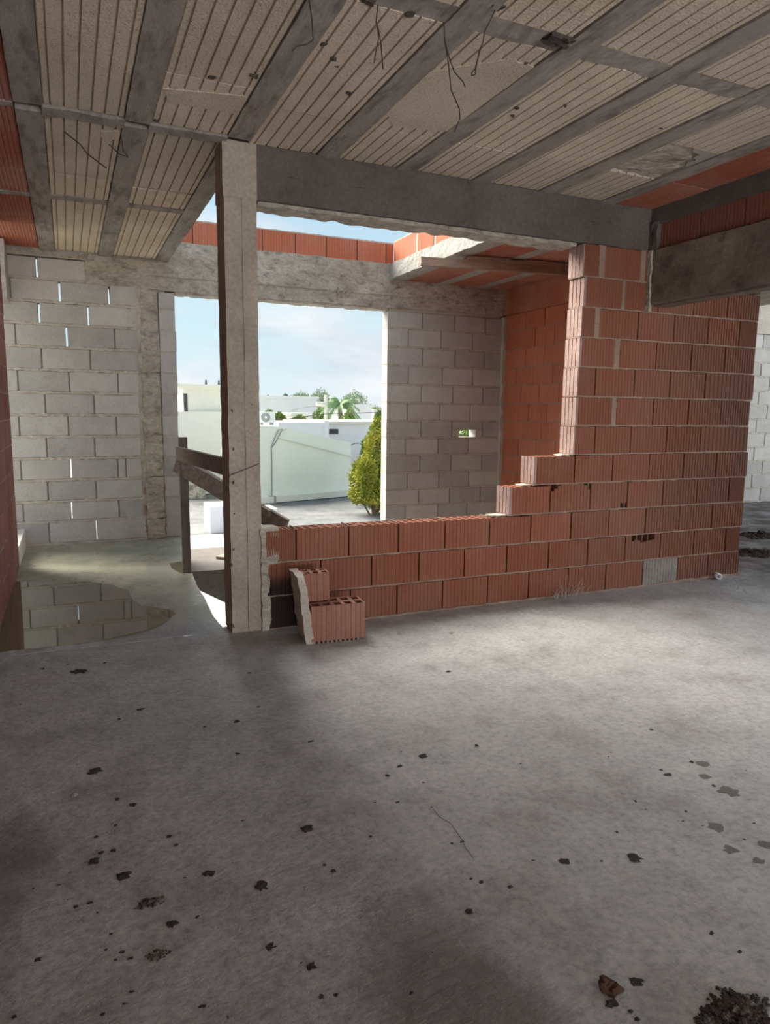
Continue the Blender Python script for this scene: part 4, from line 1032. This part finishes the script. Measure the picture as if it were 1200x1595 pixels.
    b.beam(pm+off+Vector((0, 0, zA-ZR-0.32)), p1+off+Vector((0, 0, zB-ZR-0.42)), 0.05, 0.03)
    o = b.build('string_line', 'green', e2); o.location = (-6, -21, -ZR)
    b = MB(); b.beam(p0-nrm*0.1+Vector((0, 0, 0.09)), p1-nrm*0.1+Vector((0, 0, 0.09)), 0.25, 0.18); o = b.build('plinth', 'cream', e2); o.location = (-6, -21, -ZR)
    def onwall(px, py, out=0.04):
        r_ = ray(px, py); q = p0 - nrm*out; t = (q-CAM).dot(nrm)/r_.dot(nrm); return CAM+r_*t
    b = MB(); b.tube([onwall(440, 668), onwall(434, 670), onwall(427, 685), onwall(423, 697), onwall(424, 720), onwall(424, 776)], 0.015, 5)
    b.tube([onwall(447, 667), onwall(439, 671), onwall(431, 687), onwall(424, 697)], 0.015, 5)
    o = b.build('cable', 'greyp', e2); o.location = (-6, -21, -ZR)
    b = MB(); q = onwall(424, 779, 0.12); b.box(q.x-0.1, q.x+0.1, q.y-0.1, q.y+0.1, q.z-0.12, q.z+0.12); o = b.build('drain_box', 'greyp', e2); o.location = (-6, -21, -ZR)
    tag(e2, 'pale green rendered house wall with sloping top and a cable', 'building')
    # air conditioner on the wall top
    q = at(pm.y+0.5, 417, 655); s_ = (q-CAM).dot(FW)/FPX
    e3 = empty('air_conditioner', (q.x, q.y, zA+0.015+3.5*s_))
    b = MB(); b.box(-12.5*s_, 12.5*s_, 0, 0.3, 0.4*s_, 17.5*s_); b.build('casing', 'metal', e3, bevel=0.015)
    b = MB(); n = 20; c = Vector((-3*s_, -0.01, 9*s_))
    for rad, yy in ((7*s_, 0.0), (7*s_, -0.02), (5.9*s_, -0.02), (5.9*s_, 0.0)):
        for i in range(n): t = 2*PI*i/n; b.v.append(c+Vector((math.cos(t)*rad, yy, math.sin(t)*rad)))
    for k in range(3):
        for i in range(n): j = (i+1) % n; b.f.append((k*n+i, k*n+j, k*n+n+j, k*n+n+i))
    g = b.build('fan_ring', 'greyp', e3)
    b = MB(); b.tube([c+Vector((0, 0.0, 0)), c+Vector((0, -0.012, 0))], 6*s_, 20); b.build('fan_grille', 'greyp', e3)
    b = MB(); b.tube([c+Vector((0, 0, 0)), c+Vector((0, -0.03, 0))], 2*s_, 12); b.build('fan_hub', 'metal', e3)
    for x in (-9, 8):
        b = MB(); b.box((x-2)*s_, (x+2)*s_, 0.0, 0.3, -3.5*s_, 0.4*s_); b.build('foot', 'greyp', e3)
    tag(e3, 'white air conditioner unit standing above the pale green wall', 'air conditioner')
    # white parapet wall and low building behind
    Yw = 30
    a, c = at(Yw, 434, 658), at(Yw, 512, 686); b = MB(); b.box(a.x, c.x, Yw, Yw+6, -3, a.z); b.box(at(Yw, 505, 660).x, c.x, Yw-0.05, Yw+5, -3, at(Yw, 510, 655).z)
    tag(b.build('white_parapet', 'white'), 'white parapet wall behind the pale green house top', 'building')
    e4 = empty('low_building', (14, 34, -3)); Yl = 34
    a, c = at(Yl, 512, 660), at(Yl, 600, 700); b = MB(); b.box(a.x, c.x+3, Yl, Yl+8, -3, a.z); o = b.build('wall', 'white', e4); o.location = (-14, -34, 3)
    b = MB(); b.box(a.x-0.1, c.x+3, Yl-0.15, Yl+8, a.z, a.z+0.12); o = b.build('roof_edge', 'cream', e4); o.location = (-14, -34, 3)
    w_ = at(Yl-0.02, 519, 672); b = MB(); b.box(w_.x-0.28, w_.x+0.28, Yl-0.04, Yl+0.05, w_.z-0.12, w_.z+0.12); o = b.build('window', 'black', e4); o.location = (-14, -34, 3)
    tag(e4, 'low white building with a tiny dark window behind the bush', 'building')
    # far houses
    def house(Y, x0, x1, yt, mt, label, dep=8):
        a, c = at(Y, x0, yt), at(Y, x1, yt); e_ = empty('far_house', (a.x, Y, -3))
        b = MB(); b.box(0, c.x-a.x, 0, dep, 0, a.z+3); b.build('wall', mt, e_)
        b = MB(); b.box(-0.15, c.x-a.x+0.15, -0.15, dep, a.z+3, a.z+3.2); b.build('roof_edge', mt, e_)
        tag(e_, label, 'building')
    house(60, 360, 494, 619, 'white', 'long white far building between the column and the street lamp')
    house(48, 553, 580, 634, 'white', 'small white far house right of the palm', 5)
    house(70, 583, 640, 640, 'cream', 'pale far house at the right jamb of the window')
    house(52, 455, 482, 647, 'cream', 'small cream far house below the street lamp', 4)
    house(64, 486, 540, 649, 'white', 'far white house partly behind the palm', 4)
    # pole with lamp
    Yp = 44.2; p = at(Yp, 508, 615); q = at(Yp, 508, 665)
    e5 = empty('utility_pole', (p.x, Yp, -3))
    b = MB(); b.tube([(0, 0, 0), (0, 0, p.z+3)], 0.15, 8, 0.11); b.build('pole', 'polec', e5)
    l0 = at(Yp, 500, 632)-Vector((p.x, Yp, -3)); l1 = at(Yp, 452, 640)-Vector((p.x, Yp, -3)); l2 = at(Yp, 449, 646)-Vector((p.x, Yp, -3))
    b = MB(); b.tube([l0, l0.lerp(l1, .5)+Vector((0, 0, .06)), l1, l2], 0.035, 6); b.build('lamp_arm', 'greyp', e5)
    b = MB(); h0 = at(Yp, 493, 629)-Vector((p.x, Yp, -3)); h1 = at(Yp, 506, 630)-Vector((p.x, Yp, -3)); b.tube([h0, h0.lerp(h1, .3), h0.lerp(h1, .7), h1], 0.13, 8, 0.17); b.build('lamp_head', 'polec', e5)
    tag(e5, 'concrete utility pole with a lamp arm in front of the palm', 'pole')
    p = at(34, 563, 682); b = MB(); b.tube([(p.x, 33, -3), (p.x, 33, at(33, 563, 681).z)], 0.10, 8); tag(b.build('timber_stake', 'woodv'), 'dark timber stake rising above the bush', 'post')
    for (pts, Y, lab) in (([(405, 655), (450, 652), (505, 645), (598, 642)], 38, 'upper thin cable crossing in front of the palm'), ([(545, 694), (552, 691), (560, 690)], 30, 'short cable above the corner of the pale green wall')):
        b = MB(); b.tube([at(Y, *q) for q in pts], 0.022, 4); tag(b.build('overhead_cable', 'wire'), lab, 'cable')
outside()

# ---- plants
def leaves(b, c, rad, n, size, rnd, shell=0.55):
    for i in range(n):
        d = Vector((rnd.gauss(0, 1), rnd.gauss(0, 1), rnd.gauss(0, 1))).normalized(); r = shell + (1-shell)*rnd.random()
        r *= 1 + 0.25*noise.noise(d*2.3 + Vector((c[0], c[1], c[2])))
        p = Vector(c) + Vector((d.x*rad[0], d.y*rad[1], d.z*rad[2]))*r
        u = (d + Vector((rnd.uniform(-.9, .9), rnd.uniform(-.9, .9), rnd.uniform(-.5, .9)))).normalized(); v = u.orthogonal().normalized()
        v = (Matrix.Rotation(rnd.random()*6.28, 3, u) @ v); s_ = size*rnd.uniform(.6, 1.3)
        k = len(b.v); b.v += [p, p+u*s_*.5+v*s_*.28, p+u*s_, p+u*s_*.5-v*s_*.28]; b.f.append((k, k+1, k+2, k+3))
def raw(b, name, mat, parent):
    me = bpy.data.meshes.new(name); me.from_pydata([tuple(p) for p in b.v], [], b.f); me.update(); me.materials.append(M[mat])
    o = bpy.data.objects.new(name, me); COL.objects.link(o); o.parent = parent; return o
def tree(name, label, base, blobs, n, size, mat, seed, trunk=0.12, cat='tree', group=None):
    rnd = random.Random(seed); e = empty(name, base); b = MB(); B0 = Vector(base)
    tot = sum(bl[1][0]*bl[1][2] for bl in blobs)
    for c, rad in blobs: leaves(b, (c[0]-B0.x, c[1]-B0.y, c[2]-B0.z), rad, int(n*rad[0]*rad[2]/tot), size, rnd)
    raw(b, 'crown', mat, e)
    t = MB(); top = max(bl[0][2] for bl in blobs)-B0.z; t.tube([(0, 0, 0), (0.05, 0, top*0.5), (0, 0, top)], trunk, 7, trunk*0.4)
    for c, rad in blobs: t.tube([(0, 0, top*0.35), Vector(c)-B0], trunk*0.5, 5, trunk*0.15)
    t.build('trunk', 'bark', e); tag(e, label, cat, group); return e
def plants():
    Y = 17.0; q = lambda x, y, Y=Y: tuple(onY(Y, x, y)); s_ = 17.0*1.05/FPX
    bl = [((580, 745), (28, 34)), ((590, 700), (22, 34)), ((566, 738), (17, 30)), ((597, 672), (14, 22)), ((606, 740), (28, 40)), ((575, 765), (26, 20)), ((600, 772), (30, 26)), ((562, 772), (16, 14)), ((612, 690), (22, 40))]
    tree('leafy_bush', 'yellow green leafy bush filling the right side of the window', (onY(Y, 585, 740).x, Y, -3), [((*q(*c)[:1], Y+random.uniform(-.3, .4), q(*c)[2]), (r[0]*s_, r[0]*s_, r[1]*s_)) for c, r in bl], 24000, 0.075, 'leafy', 3, 0.07, 'bush')
    Y2 = 19; s2 = Y2*1.05/FPX
    tree('green_shrub', 'darker green shrub between the pale green wall and the bush', (onY(Y2, 552, 740).x+0.35, Y2, -3), [((onY(Y2, x, y).x+0.2, Y2, onY(Y2, x, y).z), (r*s2, r*s2, r*1.6*s2)) for x, y, r in ((556, 728, 9), (566, 700, 12), (560, 755, 9), (552, 765, 6))], 2500, 0.11, 'leafg', 4, 0.05, 'bush')
    Y3 = 21; c3 = onY(Y3, 729, 678); tree('garden_tree', 'green tree seen only through the small hole in the block wall', (c3.x, Y3, -3), [((c3.x, Y3, c3.z-0.3), (1.2, 1.2, 1.3)), ((c3.x+0.4, Y3+0.3, c3.z+0.2), (0.9, 0.9, 0.8))], 3500, 0.16, 'leafg', 9, 0.1)
    # palm
    Yp = 46; p = onY(Yp, 530, 630); e = empty('palm_tree', (p.x, Yp, -3)); hz = p.z+3; rnd = random.Random(2)
    t = MB(); t.tube([(0, 0, 0), (0.1, 0, hz*0.5), (0, 0, hz)], 0.22, 8, 0.15); t.build('trunk', 'bark', e)
    me = None
    for k in range(30):
        a = rnd.random()*2*PI; el = rnd.uniform(-0.5, 1.35); L = rnd.uniform(1.1, 1.5); b = MB()
        d = Vector((math.cos(a), math.sin(a), 0)); pts = []
        for i in range(8):
            u = i/7; pts.append(Vector((0, 0, hz)) + d*(L*u*(0.25+0.75*math.cos(el))) + Vector((0, 0, L*(math.sin(el)*u - 0.65*u*u))))
        for i in range(7):
            pa, pb = pts[i], pts[i+1]; sd_ = Vector((-d.y, d.x, 0))
            for sg in (-1, 1):
                for h in range(2):
                    o = pa.lerp(pb, h*0.5); tip = o + sd_*sg*0.34*(1-0.6*i/7) + (pb-pa)*0.9 + Vector((0, 0, -0.26)); kk = len(b.v)
                    b.v += [o, o+(pb-pa)*0.45, tip]; b.f.append((kk, kk+1, kk+2))
        b.tube(pts, 0.02, 3, 0.006)
        raw(b, 'frond', 'leafp', e)
    tag(e, 'palm tree with drooping fronds behind the utility pole', 'palm')
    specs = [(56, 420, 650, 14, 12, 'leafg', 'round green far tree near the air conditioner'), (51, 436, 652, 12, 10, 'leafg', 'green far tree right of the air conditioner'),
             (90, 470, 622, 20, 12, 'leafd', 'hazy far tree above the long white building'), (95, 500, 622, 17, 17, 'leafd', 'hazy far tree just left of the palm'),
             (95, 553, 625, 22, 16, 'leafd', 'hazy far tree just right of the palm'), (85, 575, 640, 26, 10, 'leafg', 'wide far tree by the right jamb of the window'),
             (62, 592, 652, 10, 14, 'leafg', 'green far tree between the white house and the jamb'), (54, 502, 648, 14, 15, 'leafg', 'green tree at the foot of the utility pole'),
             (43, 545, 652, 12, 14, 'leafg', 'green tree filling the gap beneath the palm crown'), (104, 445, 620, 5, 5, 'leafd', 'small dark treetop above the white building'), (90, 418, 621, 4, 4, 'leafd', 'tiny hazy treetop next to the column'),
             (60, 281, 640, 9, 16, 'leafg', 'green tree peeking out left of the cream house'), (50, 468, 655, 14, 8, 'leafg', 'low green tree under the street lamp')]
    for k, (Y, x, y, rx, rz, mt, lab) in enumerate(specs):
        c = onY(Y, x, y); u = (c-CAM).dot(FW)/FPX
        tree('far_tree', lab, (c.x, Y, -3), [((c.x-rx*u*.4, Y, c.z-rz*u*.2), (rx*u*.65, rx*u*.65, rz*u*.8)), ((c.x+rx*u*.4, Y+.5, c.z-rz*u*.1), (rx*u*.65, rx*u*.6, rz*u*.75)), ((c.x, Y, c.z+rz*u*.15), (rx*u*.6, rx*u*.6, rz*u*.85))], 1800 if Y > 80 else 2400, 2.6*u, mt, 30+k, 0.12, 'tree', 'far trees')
plants()
